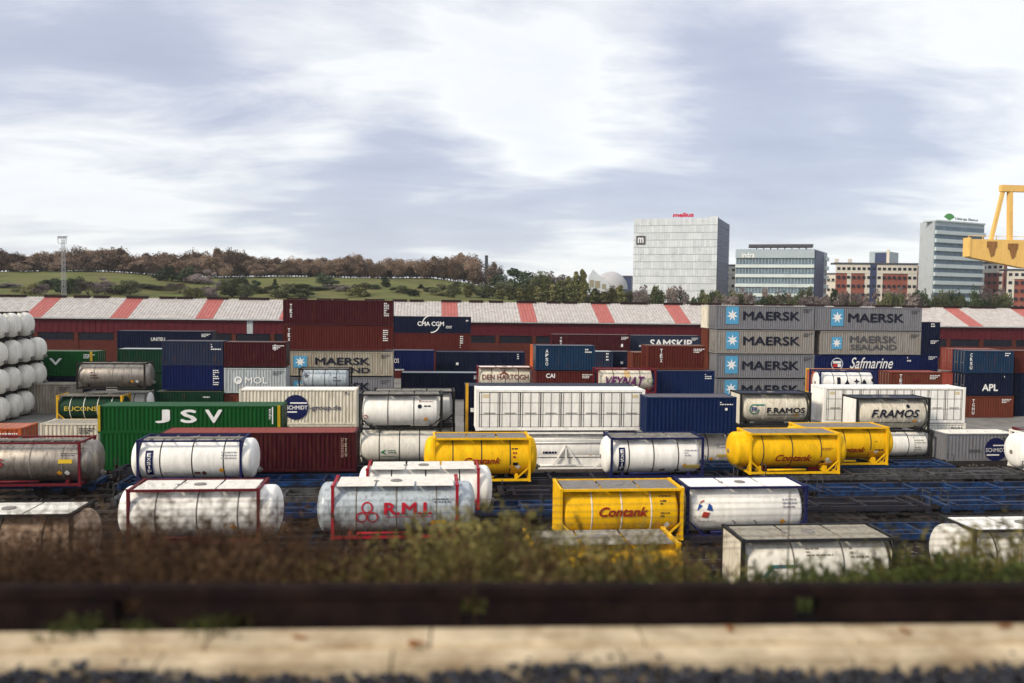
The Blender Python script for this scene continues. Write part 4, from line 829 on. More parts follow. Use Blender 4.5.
for i in range(46):
    px = rr.uniform(-20, 700); Y = rr.choice((8.2, 9.3, 10.6, 11.6)); x = at_px(px, Y); top = (488 if px < 300 else (505 if px < 500 else 535))+rr.uniform(-8, 28)
    h = HCAM-(top-297+0.0125*(512-px))/850*Y-ground_z(x, Y)
    shrub('shoot', 'thin dry shoots standing above the thicket beyond the dark low wall', 'plant', x, Y, min(1.3, h/1.6), rr.randrange(4), 'tall dry shoots on the bank', rr.uniform(0, 6))
for px, Y, top in ((440, 11.0, 520), (462, 10.8, 512), (484, 10.6, 508), (505, 10.9, 516), (470, 9.2, 522), (495, 9.6, 518), (395, 9.5, 545), (430, 8.8, 538), (455, 9.6, 522), (478, 8.2, 528), (500, 9.2, 524), (520, 8.0, 540), (540, 9.0, 548), (562, 8.0, 553), (575, 10.2, 548), (590, 9.3, 545), (606, 8.6, 556), (620, 8.4, 552), (636, 9.9, 546), (650, 9.5, 546), (664, 8.7, 552), (676, 8.3, 556), (555, 9.0, 543), (545, 8.0, 548), (700, 9.4, 566), (460, 7.5, 556), (350, 8.0, 560), (310, 7.7, 566), (990, 9.0, 545), (1015, 8.5, 540), (965, 9.6, 558), (1030, 10, 530), (880, 9.6, 563)):
    x = at_px(px, Y); tz = HCAM-(top-297+0.0125*(512-px))/850*Y; h = tz-ground_z(x, Y)
    shrub('olive', L2 if px < 700 else 'yellow green leafy bush beside the rounded end of the nearest white tank', 'bush', x, Y, h/1.02, rr.randrange(3), G2 if px < 700 else 'bushes by the nearest white tank', rr.uniform(0, 6))
for Y in (7.3, 8.0, 8.8, 9.7):
    px = 330 if Y < 8 else 560
    while px < 1060:
        x = at_px(px, Y); top = (570 if px < 690 else (575 if px < 760 else (564 if px < 930 else 556))) + rr.uniform(-4, 10)
        h = HCAM-(top-297+0.0125*(512-px))/850*Y-ground_z(x, Y)
        if h > 0.1: shrub('weed', L3, 'plant', x, Y, min(1.2, h/0.8), rr.randrange(3), G3, rr.uniform(0, 6))
        px += 640/Y*rr.uniform(0.5, 0.8)
for px, Y, s in ((75, 6.42, 0.3), (88, 6.42, 0.22), (205, 6.40, 0.26), (228, 6.40, 0.32), (140, 6.41, 0.2)):
    x = un(px, 622, Y)[0]; o = shrub('weed', 'small green weed growing at the foot of the dark low wall', 'plant', x, Y, s, rr.randrange(3), 'weeds at the foot of the wall', rr.uniform(0, 6)); o.location.z = 9.86
leaf_m = mat('fallen_leaf', (0.22, 0.09, 0.03, 1), 0.8)
for i, (px, py) in enumerate(((412, 653), (418, 650), (730, 634), (905, 640), (300, 641), (1005, 634))):
    Y = 6.02-(py-645)*0.012-(px-512)*0.0003; x = un(px, py, Y)[0]; lf = MB(); a = rr.uniform(0, 3)
    pts = [(0.07, 0), (0.03, 0.025), (-0.05, 0.02), (-0.07, 0), (-0.03, -0.022), (0.04, -0.022)]
    lf.v += [(p[0], p[1], 0.012*abs(p[0])*8) for p in pts]; lf.v += [(p[0], p[1], 0.012*abs(p[0])*8+0.003) for p in pts]
    lf.face(tuple(reversed(range(6)))); lf.face(tuple(range(6, 12)))
    for q in range(6): lf.face((q, (q+1) % 6, 6+(q+1) % 6, 6+q))
    o = lf.build('fallen_leaf', leaf_m); o.location = (x, Y, 9.925); o.rotation_euler = (0, 0, a); tag(o, 'dry brown leaf lying on the pale concrete kerb', 'leaf', 'dead leaves on the kerb')

# ================================================================== warehouse
wh = thing('warehouse', 'long low brick red warehouse with a pale grey roof crossed by red strips', 'building', (0, 150, 0))
clad = mat('red_cladding', (0.085, 0.012, 0.019, 1), 0.6, 0.2, (0.10, 0.02, 0.02, 1), 0, True, 0.15, 0.5)
brickm = mat('dark_brick', (0.085, 0.022, 0.017, 1), 0.85, 0.35, (0.07, 0.03, 0.025, 1), 0, False, 0.2, 1.0)
roofm = mat('pale_roof_sheet', (0.46, 0.44, 0.43, 1), 0.6, 0.5, (0.30, 0.25, 0.24, 1), 0, True, 0.18, 0.35)
redroof = mat('red_roof_strip', (0.40, 0.125, 0.115, 1), 0.6, 0.5, (0.30, 0.12, 0.11, 1), 0, True, 0.22, 0.5)
glassd = mat('dark_window_glass', (0.015, 0.018, 0.03, 1), 0.2)
E0 = un(430, 321.2, 150)[1]; YR = 158.0; Z1 = un(430, 301.6, YR)[1]
XL, XRt = -125, 135
wb = MB(); wb.box(XL, XRt, 0.0, 0.3, E0-2.45, E0-0.05); n = int((XRt-XL)/1.0)
for i in range(n): wb.box(XL+i, XL+i+0.5, -0.06, -0.002, E0-2.45, E0-0.05)
wb.build('cladding', clad, wh)
bb = MB(); bb.box(XL, XRt, 0.05, 0.35, 0, E0-3.75)
for x in [XL+6.5*i for i in range(int((XRt-XL)/6.5))]: bb.box(x, x+0.7, -0.03, 0.34, 0, E0-2.46)
bb.build('brick_wall', brickm, wh)
wx = XL+0.9; wins = []
base_win = None
for i in range(int((XRt-XL)/6.5)-1):
    x = XL+6.5*i+0.9
    if x < -88 or x > 112: continue
    if base_win is None:
        w = MB(); w.box(0, 5.4, 0.1, 0.14, E0-3.74, E0-2.5); base_win = w.build('window', glassd, wh); base_win.location.x = x
        w2 = MB()
        for q in range(5): w2.box(1.35*q-0.06, 1.35*q+0.06, 0.05, 0.095, E0-3.74, E0-2.5)
        w2.box(0.06, 5.34, 0.052, 0.09, E0-3.1, E0-3.02); base_fr = w2.build('frame', P['iron'], base_win)
    else:
        c = base_win.copy(); COL.objects.link(c); c.parent = wh; c.location.x = x
        d = base_fr.copy(); COL.objects.link(d); d.parent = c
def roofpt(x, t): return (x, -0.5+(YR-150+0.5)*t, E0-0.02+(Z1-E0+0.02)*t)
def roof_strip(x0, x1, name, m, lift=0.0):
    mb = MB(); n = max(2, round((x1-x0)/0.55))
    for i in range(n):
        a = x0+(x1-x0)*i/n; w = (x1-x0)/n
        for (u0_, u1_, h0, h1) in ((0, 0.35, 0, 0), (0.35, 0.5, 0, 0.07), (0.5, 0.85, 0.07, 0.07), (0.85, 1, 0.07, 0)):
            p = [roofpt(a+w*u0_, 0), roofpt(a+w*u1_, 0), roofpt(a+w*u1_, 1), roofpt(a+w*u0_, 1)]
            hs = (h0, h1, h1, h0); mb.poly([(q[0], q[1], q[2]+h+lift) for q, h in zip(p, hs)])
    return mb.build(name, m, wh)
strips = []
pxs = [(29.5, 318), (118.5, 317.5), (204, 318), (287, 319)]
def eave_x(px, py): return un(px, py, 149.5)[0]
cs = [eave_x(118.5, 318)+ (eave_x(529.5, 321.5)-eave_x(118.5, 318))/5*i for i in range(-3, 14)]
edges = []
prev = XL
for c in cs:
    a, b = c-1.45, c+1.45
    if a > XRt-4: break
    if a > prev: roof_strip(prev, a, 'roof', roofm)
    roof_strip(a, b, 'roof_strip', redroof, 0.012); prev = b
roof_strip(prev, XRt, 'roof', roofm)
back = MB(); back.poly([(XL, YR-150, Z1), (XRt, YR-150, Z1), (XRt, 16.5, E0), (XL, 16.5, E0)]); back.poly([(XL, 16, 0), (XL, 16, E0), (XRt, 16, E0), (XRt, 16, 0)])
back.poly([(XL, 0.3, 0), (XL, 0.3, E0-0.05), (XL, 8, Z1-0.05), (XL, 16, E0), (XL, 16, 0)]); back.build('rear_slope', roofm, wh)
gt = MB(); gt.box(XL, XRt, -0.62, -0.5, E0-0.14, E0-0.0); gt.build('gutter', P['silvergrey'], wh)
rv_m = mat('vent_dark', (0.035, 0.022, 0.024, 1), 0.8)
rr = random.Random(4)
vb = None
for c in cs:
    for dx, wd in ((0.0, 3.6), (5.2, 2.6), (8.3, 2.6)):
        x = c+dx+ (0.35 if dx == 0 else rr.uniform(-0.4, 0.4))
        if x > XRt-3 or x < -90: continue
        v = MB(); v.box(-wd/2, wd/2, -0.45, 0.45, -0.05, 0.30); v.box(-wd/2-0.06, wd/2+0.06, -0.55, 0.55, 0.302, 0.36)
        o = v.build('roof_vent', rv_m, wh); o.location = (x, YR-150, Z1)
pd = MB(); pd.box(-0.5, 0.5, -0.11, -0.07, E0-2.45, E0-0.2); o = pd.build('wall_panel', P['silvergrey'], wh); o.location.x = un(250, 325, 150)[0]

# ================================================================== trees
def tree_mesh(seed, h, w, nl, lsz, trunk=0.3, shape='round', lobes=9):
    rr = random.Random(seed); tb = MB(); cb = MB()
    tr = h*0.022
    tb.tube((0, 0, -0.3), (0, 0, h*trunk*1.2), tr, tr*0.7, n=6, cap=False)
    cs_ = []
    for i in range(lobes):
        t = (i+0.5)/lobes
        if shape == 'column': z = h*(trunk+(0.97-trunk)*t); rad = w*0.5*math.sin(PI*(0.15+0.8*t))**0.7; a = i*2.4; c = Vector((math.cos(a)*rad*0.3, math.sin(a)*rad*0.3, z)); s = rad*0.75+0.1
        elif shape == 'cone': z = h*(trunk+(0.95-trunk)*t); rad = w*0.5*(1-t*0.9); a = i*2.4; c = Vector((math.cos(a)*rad*0.4, math.sin(a)*rad*0.4, z)); s = rad*0.7+0.15
        else:
            a = i*2.4+rr.uniform(-0.4, 0.4); rad = w*0.36*math.sqrt(rr.random()); c = Vector((math.cos(a)*rad, math.sin(a)*rad, h*(trunk+0.12+(0.74-trunk)*rr.random()))); s = w*rr.uniform(0.17, 0.27)
        cs_.append((c, s)); tb.tube((0, 0, h*trunk*rr.uniform(0.7, 1.2)), c, tr*0.45, tr*0.12, n=4, cap=False)
    for i in range(nl):
        c, s = cs_[rr.randrange(len(cs_))]
        v = Vector((rr.gauss(0, 1), rr.gauss(0, 1), rr.gauss(0, 1))).normalized()*s*(rr.random()**0.45)
        p = c+Vector((v.x, v.y, v.z*0.85)); n1 = Vector((rr.gauss(0, 1), rr.gauss(0, 1), rr.gauss(0, 1))).normalized(); n2 = n1.orthogonal().normalized(); z = lsz*rr.uniform(0.5, 1.4)
        cb.poly([p-n1*z, p+n2*z*0.7, p+n1*z, p-n2*z*0.7])
    return tb, cb
bark = mat('bark', (0.05, 0.04, 0.035, 1), 0.9)
TM = {'bare': leafmat('russet_twigs', [(0.11, 0.076, 0.056, 1), (0.17, 0.118, 0.085, 1), (0.24, 0.17, 0.12, 1)], 0.9), 'ever': leafmat('dark_evergreen_leaves', [(0.02, 0.033, 0.018, 1), (0.035, 0.055, 0.026, 1), (0.06, 0.08, 0.038, 1)], 0.9),
      'pale': leafmat('pale_olive_leaves', [(0.09, 0.10, 0.04, 1), (0.15, 0.155, 0.06, 1), (0.22, 0.21, 0.09, 1)], 0.9), 'mid': leafmat('mid_green_leaves', [(0.05, 0.06, 0.03, 1), (0.08, 0.09, 0.042, 1), (0.12, 0.125, 0.06, 1)], 0.9),
      'greyb': leafmat('grey_twigs', [(0.11, 0.085, 0.085, 1), (0.17, 0.14, 0.135, 1), (0.24, 0.20, 0.185, 1)], 0.9)}
TR = {}
def tree(kind, label, x, y, h, w, group, name='tree', cat='tree', shape='round', variant=0, z=None):
    key = (kind, shape, variant)
    if key not in TR:
        t = thing(name, label, cat, (0, 0, 0), group); a, b = tree_mesh(variant*7+len(kind)+len(shape), 10.0, 10.0 if shape == 'round' else 4.2, 1900 if kind != 'bare' else 2100, 0.30 if kind in ('bare', 'greyb') else 0.36, 0.08 if kind != 'bare' else 0.12, shape)
        a.build('trunk', bark, t); b.build('crown', TM[kind], t); TR[key] = (t, {t.name: list(t.children)}); o = t
    else: o = copy_tree(TR[key][0], None, TR[key][1])
    wb_ = 10.0 if shape == 'round' else 4.2
    o.name = name; o.location = (x, y, (ground_z(x, y) if z is None else z)-0.15); o.scale = (w/wb_, w/wb_, h/10.0); o.rotation_euler = (0, 0, random.uniform(0, 6)); o['label'] = label; o['group'] = group; o['category'] = cat
    return o
rr = random.Random(31); random.seed(2)
def tpx(px, top, Y, kind, label, wpx, group, shape='round', name='tree', cat='tree', zb=None, var=None):
    x, zt = un(px, top, Y); z = ground_z(x, Y) if zb is None else zb
    s = 850/Y; tree(kind, label, x, Y, max(2.0, zt-z+0.5), wpx/s, group, name, cat, shape, rr.randrange(4) if var is None else var, z)
# long brown row on the crest, several ranks deep
px = -12
while px < 476:
    top = 250+3*math.sin(px*0.05)+rr.uniform(-2, 2.5) + (0 if px < 250 else 5) + (2 if 300 < px < 380 else 0)
    tpx(px, top, 425+rr.uniform(-8, 8), 'bare', 'russet nearly leafless tree in the long row on the hill crest', rr.uniform(19, 25), 'russet trees in rows along the hill crest', name='bare_tree')
    tpx(px+6, top+rr.uniform(1, 4), 446+rr.uniform(-6, 6), 'bare', 'russet nearly leafless tree in the long row on the hill crest', rr.uniform(24, 32), 'russet trees in rows along the hill crest', name='bare_tree')
    tpx(px+3, top+rr.uniform(6, 10), 408+rr.uniform(-3, 3), 'bare', 'russet nearly leafless tree in the long row on the hill crest', rr.uniform(22, 28), 'russet trees in rows along the hill crest', name='bare_tree')
    px += rr.uniform(9, 11.5)
px = -10
while px < 490:
    tpx(px, 262+rr.uniform(-3, 3), 404+rr.uniform(-4, 4), 'bare', 'low grey brown undergrowth bush below the russet row', rr.uniform(16, 22), 'undergrowth along the russet row', name='bush', cat='bush'); tpx(px+6, 266+rr.uniform(-3, 3), 412+rr.uniform(-4, 4), rr.choice(('greyb', 'greyb', 'bare', 'mid')), 'low grey brown undergrowth bush below the russet row', rr.uniform(16, 24), 'undergrowth along the russet row', name='bush', cat='bush'); px += rr.uniform(13, 20)
# bushes on the slope
G = 'dark bushes on the grassy hill'
for px, top, w in ((10, 283, 26), (22, 287, 20), (75, 277, 22), (88, 282, 26), (105, 283, 22), (120, 286, 26), (138, 284, 20), (150, 289, 24), (212, 282, 20), (232, 287, 26), (246, 284, 18), (254, 280, 16), (285, 284, 30), (300, 289, 30), (372, 287, 22), (262, 289, 24), (318, 288, 26), (60, 289, 30), (40, 284, 18), (0, 290, 24), (50, 280, 26), (62, 278, 24), (100, 278, 24), (130, 281, 24), (345, 287, 26), (404, 286, 20), (180, 284, 26), (205, 286, 26), (165, 287, 24), (225, 279, 22), (296, 284, 26), (272, 286, 24), (310, 291, 24), (240, 278, 20), (115, 289, 24), (335, 290, 26), (360, 283, 20), (440, 284, 20), (415, 290, 18), (455, 281, 18), (398, 291, 20)):
    tpx(px, top, 320+rr.uniform(-20, 30), rr.choice(('ever', 'mid', 'mid', 'greyb')), 'low rounded bush on the grassy hill below the russet row', w, G, name='bush', cat='bush')
for px, top, w in ((172, 266, 22), (184, 267, 20), (160, 270, 16)):
    tpx(px, top, 375, 'ever', 'dark evergreen clump on the hill before the russet row', w, 'dark evergreen clump on the hill', name='evergreen_tree')
for px, top, w in ((198, 270, 24), (208, 273, 18), (190, 276, 18)):
    tpx(px, top, 370, 'greyb', 'grey brown leafless tree beside the dark evergreen clump on the hill', w, 'grey brown trees on the hill', name='bare_tree')
for px, top, w, lab in ((327, 274, 24, 'broad dark cedar on the slope above the maroon container stack'), (387, 278, 13, 'small dark bush on the grass right of the tall container stack'), (421, 285, 9, 'small dark conifer on the open grass slope'), (275, 279, 8, 'slim dark conifer on the slope below the russet row')):
    tpx(px, top, 350, 'ever', lab, w, None, 'cone' if w < 10 else 'round', 'evergreen_tree')
for px, top, w in ((196, 288, 26), (360, 288, 30), (30, 282, 18)):
    tpx(px, top, 300, 'pale', 'yellowish green bush just behind the warehouse roof', w, 'yellowish bushes behind the warehouse', name='bush', cat='bush')
# middle wood right of the slope
for px, top, w, k, lab, y in ((519, 267, 40, 'ever', 'large dark round-crowned pine in the middle of the wood', 380), (497, 274, 26, 'ever', 'dark pine by the tall dark chimney', 385)):
    tpx(px, top, y, k, lab, w, None, name='pine_tree')
for px, top, w, k in ((545, 271, 24, 'mid'), (556, 273, 24, 'greyb'), (566, 276, 20, 'mid'), (470, 283, 18, 'mid'), (456, 288, 18, 'pale'), (482, 284, 20, 'mid'), (508, 287, 26, 'mid'), (530, 284, 26, 'mid'), (548, 289, 24, 'pale'), (572, 287, 26, 'greyb'), (612, 287, 24, 'greyb'), (626, 291, 20, 'mid'), (600, 291, 20, 'greyb'), (640, 292, 18, 'greyb'), (444, 290, 20, 'pale'), (430, 291, 18, 'mid'), (536, 276, 24, 'mid'), (526, 280, 24, 'ever'), (506, 282, 24, 'mid'), (552, 282, 26, 'mid'), (580, 284, 22, 'mid'), (590, 290, 20, 'greyb'), (632, 293, 18, 'ever'), (498, 288, 22, 'mid'), (488, 288, 20, 'pale'), (538, 290, 24, 'ever'), (518, 288, 24, 'pale'), (562, 289, 22, 'mid'), (608, 292, 20, 'mid')):
    tpx(px, top, 330+rr.uniform(-15, 25), k, 'green or grey brown tree in the mixed wood left of the white tower', w, 'mixed wood left of the white tower', name='tree')
for px, top in ((576, 272), (583, 270), (568, 277), (612, 289), (560, 281), (552, 284), (530, 287), (544, 279), (572, 283), (582, 284), (594, 291), (604, 292), (512, 288), (500, 290), (537, 287), (520, 289), (595, 289), (468, 286), (620, 286)):
    tpx(px, top, 318, 'pale', 'slender pale poplar in the wood left of the white tower', 12, 'pale poplars in the wood', 'column', 'poplar_tree')
# tree row at the foot of the office buildings
px = 640
while px < 1015:
    k = rr.choice(('ever', 'ever', 'mid', 'greyb')) if px < 990 else 'greyb'
    tpx(px, 289+rr.uniform(-3, 5), 260+rr.uniform(-14, 20), k, 'low tree in the row at the foot of the office buildings', rr.uniform(16, 24), 'row of trees below the office buildings', zb=1.5)
    tpx(px+4, 293+rr.uniform(-2, 4), 238, rr.choice(('ever', 'greyb', 'mid')), 'low tree in the row at the foot of the office buildings', rr.uniform(16, 22), 'row of trees below the office buildings', zb=1.5)
    px += rr.uniform(8, 12)

# ================================================================== far buildings
pg = lambda n, c, r_=0.6, d=0.1: mat(n, c, r_, d, (0.2, 0.19, 0.18, 1), 0, False, 0.05, 0.1)
white_f = pg('pale_facade', (0.57, 0.61, 0.66, 1)); pale2 = pg('pale_facade_panel', (0.62, 0.66, 0.71, 1)); pale3 = pg('pale_facade_shade', (0.53, 0.57, 0.62, 1))
blue_f = mat('blue_glass_facade', (0.035, 0.05, 0.12, 1), 0.45, 0, var=0.15, scale=0.2); glass_f = mat('office_glass', (0.12, 0.17, 0.22, 1), 0.3, 0, var=0.3, scale=0.3)
sage = pg('sage_spandrel', (0.56, 0.63, 0.64, 1)); dkroof = pg('dark_roof', (0.07, 0.07, 0.085, 1)); brick_f = mat('red_brick_facade', (0.27, 0.085, 0.062, 1), 0.85, 0.2, (0.15, 0.06, 0.05, 1), 0, False, 0.1, 0.3)
cream_f = pg('cream_facade', (0.62, 0.58, 0.52, 1)); steelb = pg('grey_blue_facade', (0.36, 0.43, 0.48, 1)); steelc = pg('grey_green_band', (0.50, 0.57, 0.60, 1))
def wall_edge(P0, P1, z0):
    """local frame on a facade: (u metres along, v metres up, o metres outwards) -> world"""
    a = Vector((P0[0], P0[1], 0)); b = Vector((P1[0], P1[1], 0)); d = (b-a); L = d.length; d.normalize(); n = Vector((d.y, -d.x, 0))
    def f(u, v, o): q = a+d*u+n*o; return (q.x, q.y, z0+v)
    return f, L
def slab(mb, f, u0_, u1_, v0, v1, o0, o1):
    k = len(mb.v)
    mb.v += [f(u0_, v0, o1), f(u1_, v0, o1), f(u1_, v0, o0), f(u0_, v0, o0), f(u0_, v1, o1), f(u1_, v1, o1), f(u1_, v1, o0), f(u0_, v1, o0)]
    for q in ((0,3,2,1),(4,5,6,7),(0,1,5,4),(1,2,6,5),(2,3,7,6),(3,0,4,7)): mb.face(tuple(k+i for i in q))
def prism(mb, pts, z0, z1):
    n = len(pts); k = len(mb.v)
    for x, y in pts: mb.v += [(x, y, z0), (x, y, z1)]
    for i in range(n):
        j = (i+1) % n; mb.face((k+2*i, k+2*j, k+2*j+1, k+2*i+1))
    mb.face(tuple(k+2*i+1 for i in range(n)))
def corner(px, Y, py=297): return (un(px, py, Y)[0], Y)
def bld(name, label, A, B, Cc, ztop, body, z0=-1):
    root = thing(name, label, 'building', (0, 0, 0)); D = (A[0]+Cc[0]-B[0], A[1]+Cc[1]-B[1])
    mb = MB(); prism(mb, [A, B, Cc, D], z0, ztop); mb.build('wall', body, root); return root, D
def sign(body, f, u0_, u1_, v0, v1, rgb, parent, o=0.3, bold=0.04, shear=0.0):
    vs, fs = text_mesh(body, bold, shear); mb = MB(); k = len(vs)
    for (a, b, l) in vs: mb.v.append(f(u0_+a*(u1_-u0_), v0+b*(v1-v0), o+l*20))
    for (a, b, l) in vs: mb.v.append(f(u0_+a*(u1_-u0_), v0+b*(v1-v0), o-0.25-l*20))
    for q in fs: mb.face(q); mb.face(tuple(k+i for i in reversed(q)))
    return mb.build('sign_lettering', ink(rgb), parent)
# tower with pale panels
A, B, Cc = corner(632.5, 520), corner(716, 500), corner(727.5, 545); zt = un(674, 217.5, 505)[1]; z0 = 4
t1, D1 = bld('office_tower', 'tall pale panelled office tower with a red roof sign and a dark glass flank', A, B, Cc, zt, [pale3])
f, L = wall_edge(A, B, z0); rr = random.Random(6); nr, ncol = 13, 32
fp = MB()
for r_ in range(nr):
    for c in range(ncol):
        fp.mi = rr.choice((0, 0, 0, 1, 1, 2)); off = rr.uniform(0, 0.5) if r_ else 0
        v0 = (zt-z0)*r_/nr; v1 = (zt-z0)*(r_+1)/nr; slab(fp, f, L*c/ncol+0.05, L*(c+1)/ncol-0.05, v0+0.28, v1-0.06, 0.02, 0.3+0.08*rr.random())
fp.build('facade_panel', [white_f, pale2, pale3], t1)
f2, L2 = wall_edge(B, Cc, z0); gp = MB()
for r_ in range(nr):
    for c in range(4): slab(gp, f2, L2*c/4+0.1, L2*(c+1)/4-0.1, (zt-z0)*r_/nr+0.15, (zt-z0)*(r_+1)/nr-0.1, 0.02, 0.25)
gp.build('glass_flank', blue_f, t1)
pb = MB(); slab(pb, f, L-5.0, L, zt-z0+0.02, zt-z0+1.0, -6, 0); pb.build('parapet', white_f, t1)
sign('melius', f, L*0.47, L*0.72, zt-z0+0.6, zt-z0+3.4, (0.5, 0.01, 0.04), t1, 0.2, 0.09)
ef = MB(); u_, v_ = L*0.035, (zt-z0)*0.725; slab(ef, f, u_, u_+L*0.11, v_, v_+5.4, 0.5, 0.7); ef.build('emblem', dkroof, t1)
e2 = MB(); slab(e2, f, u_+0.7, u_+L*0.11-0.7, v_+0.7, v_+4.7, 0.702, 0.75); e2.build('emblem_field', dkroof, t1)
sign('m', f, u_+1.0, u_+L*0.11-1.0, v_+0.9, v_+4.3, (0.7, 0.72, 0.74), t1, 0.95, 0.05)
# banded office block
A, B, Cc = corner(735, 470), corner(813.5, 455), corner(826, 490); zt = un(774, 249, 460)[1]; z0 = 3
t2, D2 = bld('office_block', 'wide office block with pale bands between dark window floors', A, B, Cc, zt, [glass_f])
f, L = wall_edge(A, B, z0); f2, L2 = wall_edge(B, Cc, z0); H_ = zt-z0; nf = 7
for r_ in range(nf):
    mb = MB(); v = H_*(r_+0.1)/nf; slab(mb, f, -0.3, L-0.2, v, v+H_/nf*(0.34 if r_ < nf-1 else 0.85), 0.02, 0.9); mb.build('floor_band', sage if r_ < nf-1 else steelb, t2)
    wm = MB()
    for c in range(24): slab(wm, f, L*c/24, L*c/24+0.2, v+H_/nf*0.43, v+H_/nf*0.98, 0.02, 0.15)
    wm.build('mullion', steelc, t2)
    mb = MB(); slab(mb, f2, L2*0.72, L2, v, v+H_/nf*0.4, 0.02, 1.2); mb.build('balcony', sage, t2)
fg = MB(); slab(fg, f2, 0.3, L2*0.7, 0, H_-0.5, 0.02, 0.3); fg.build('glass_flank', blue_f, t2)
rb = MB(); slab(rb, f, L*0.16, L*0.98, H_+1.3, H_+2.9, -10, -1)
for i in range(8): slab(rb, f, L*(0.26+0.09*i), L*(0.26+0.09*i)+0.5, H_, H_+1.0, -6, -2.5)
rb.build('roof_pergola', dkroof, t2)
sign('indra', f, L*0.075, L*0.24, H_*0.875, H_*0.955, (0.85, 0.87, 0.87), t2, 1.25)
# brick apartment block
def apartment(label, A, B, Cc, ztop, z0, cols, rowsn, fcol, dk, white_cols=()):
    t, D = bld('apartment_block', label, A, B, Cc, ztop, [fcol]); f, L = wall_edge(A, B, z0); H_ = ztop-z0
    for (u0_, u1_) in white_cols:
        mb = MB(); slab(mb, f, L*u0_, L*u1_, 0, H_-0.2, 0.02, 0.45); mb.build('cream_bay', cream_f, t)
    mb = MB(); slab(mb, f, -0.05, L+0.05, H_*0.83, H_, 0.46, 0.6); mb.build('cream_storey', cream_f, t)
    mb = MB(); slab(mb, f, -0.8, L+0.8, H_+0.02, H_+1.1, -9, 1.0); mb.build('roof', dkroof, t)
    win = None
    for r_ in range(rowsn):
        for c in range(cols):
            u = L*(c+0.5)/cols; v = H_*(r_+0.35)/rowsn
            if win is None:
                w = MB(); w.box(-0.95, 0.95, -0.16, 0, 0, 1.7); win = w.build('window', glassd, t); o = win
                ang = math.atan2(B[1]-A[1], B[0]-A[0])
            else: o = win.copy(); COL.objects.link(o); o.parent = t
            o.location = f(u, v, 0.65); o.rotation_euler = (0, 0, ang)
    return t, f, L, H_
A, B, Cc = corner(835, 520), corner(916, 512), corner(921, 560); zt = un(875, 264.5, 515)[1]
ap1, f, L, H_ = apartment('brick and cream apartment block with a dark roof between the office buildings', A, B, Cc, zt, 3, 16, 6, brick_f, None, ((0.14, 0.19), (0.36, 0.42), (0.5, 0.58), (0.89, 1.0)))
gs = MB(); slab(gs, f, L*0.42, L*0.5, 0, H_, 0.02, 0.75); gs.build('glass_stair', blue_f, ap1)
for u in (0.0, 0.165): 
    c_ = MB(); slab(c_, f, L*u, L*u+2.0, H_+1.2, H_+3.5, -3, -1); c_.build('chimney', cream_f, ap1)
# distant twin tower behind it
A, B, Cc = corner(868, 680), corner(887, 672), corner(897, 690); zt = un(880, 251.5, 675)[1]
t3, _ = bld('distant_tower', 'pale blue grey tower rising behind the brick and cream block', A, B, Cc, zt, [steelb]); f, L = wall_edge(A, B, 3)
mb = MB(); slab(mb, f, L*0.3, L*0.92, 2, zt-4, 0.02, 0.3); mb.build('glass_front', blue_f, t3); mb = MB(); slab(mb, f, L*0.9, L*1.05, 0, zt-1.5, -4, 0.6); mb.build('stair_shaft', cream_f, t3)
# office tower with green emblem
A, B, Cc = corner(918, 480), corner(932, 462), corner(981.5, 478); zt = un(950, 222, 465)[1]; z0 = 3
t4, D4 = bld('office_tower', 'grey blue office tower with long balconies and a green fan emblem on its roof', A, B, Cc, zt, [steelb]); f, L = wall_edge(B, Cc, z0); H_ = zt-z0
for r_ in range(11):
    v = H_*(r_+0.1)/11.6
    mb = MB(); slab(mb, f, 0.4, L+0.3, v, v+H_/11.6*0.45, 0.02, 1.1); mb.build('balcony', steelc, t4)
    mb = MB(); slab(mb, f, 0.5, L-0.5, v+H_/11.6*0.47, v+H_/11.6*0.98, 0.02, 0.2); mb.build('window_band', glass_f, t4)
fa, La = wall_edge(A, B, z0)
mb = MB(); slab(mb, fa, 0, La, 0, H_+0.6, 0.02, 0.3); mb.build('side_panel', pg('grey_panel', (0.46, 0.50, 0.54, 1)), t4)
mb = MB(); slab(mb, f, 0, L, H_, H_+0.8, -8, 0.8); mb.build('parapet', steelc, t4)
sign('Unicaja Banco', f, L*0.40, L*0.86, H_+1.2, H_+3.2, (0.25, 0.28, 0.27), t4, 0.2, 0.02)
fan = MB(); k = []
cx_, cz_ = L*0.28, H_+1.0
for o_ in (0.2, -0.1):
    k.append([f(cx_, cz_, o_)] + [f(cx_+5.2*math.sin(a), cz_+4.0*math.cos(a), o_) for a in [R(-62+124*i/10) for i in range(11)]])
fan.poly(k[0]); fan.poly(list(reversed(k[1])))
for i in range(11): fan.poly([k[0][i], k[1][i], k[1][i+1], k[0][i+1]])
fan.build('emblem', ink((0.10, 0.36, 0.10)), t4)
# right brick blocks
A, B, Cc = corner(981, 500), corner(1003, 488), corner(1006, 520); zt = un(990, 263, 490)[1]
ap2, f, L, H_ = apartment('red brick apartment block right of the tower with the green fan emblem', A, B, Cc, zt, 3, 4, 7, brick_f, None, ((0.0, 0.12), (0.8, 0.95)))
A, B, Cc = corner(1006, 470), corner(1080, 462), corner(1084, 500); zt = un(1020, 270.5, 465)[1]
ap3, f, L, H_ = apartment('brick apartment block with cream balcony bay at the edge under the crane', A, B, Cc, zt, 3, 12, 6, brick_f, None, ((0.0, 0.1), (0.42, 0.5)))
A, B, Cc = corner(905, 600), corner(919, 596), corner(921, 610); zt = un(912, 263, 598)[1]
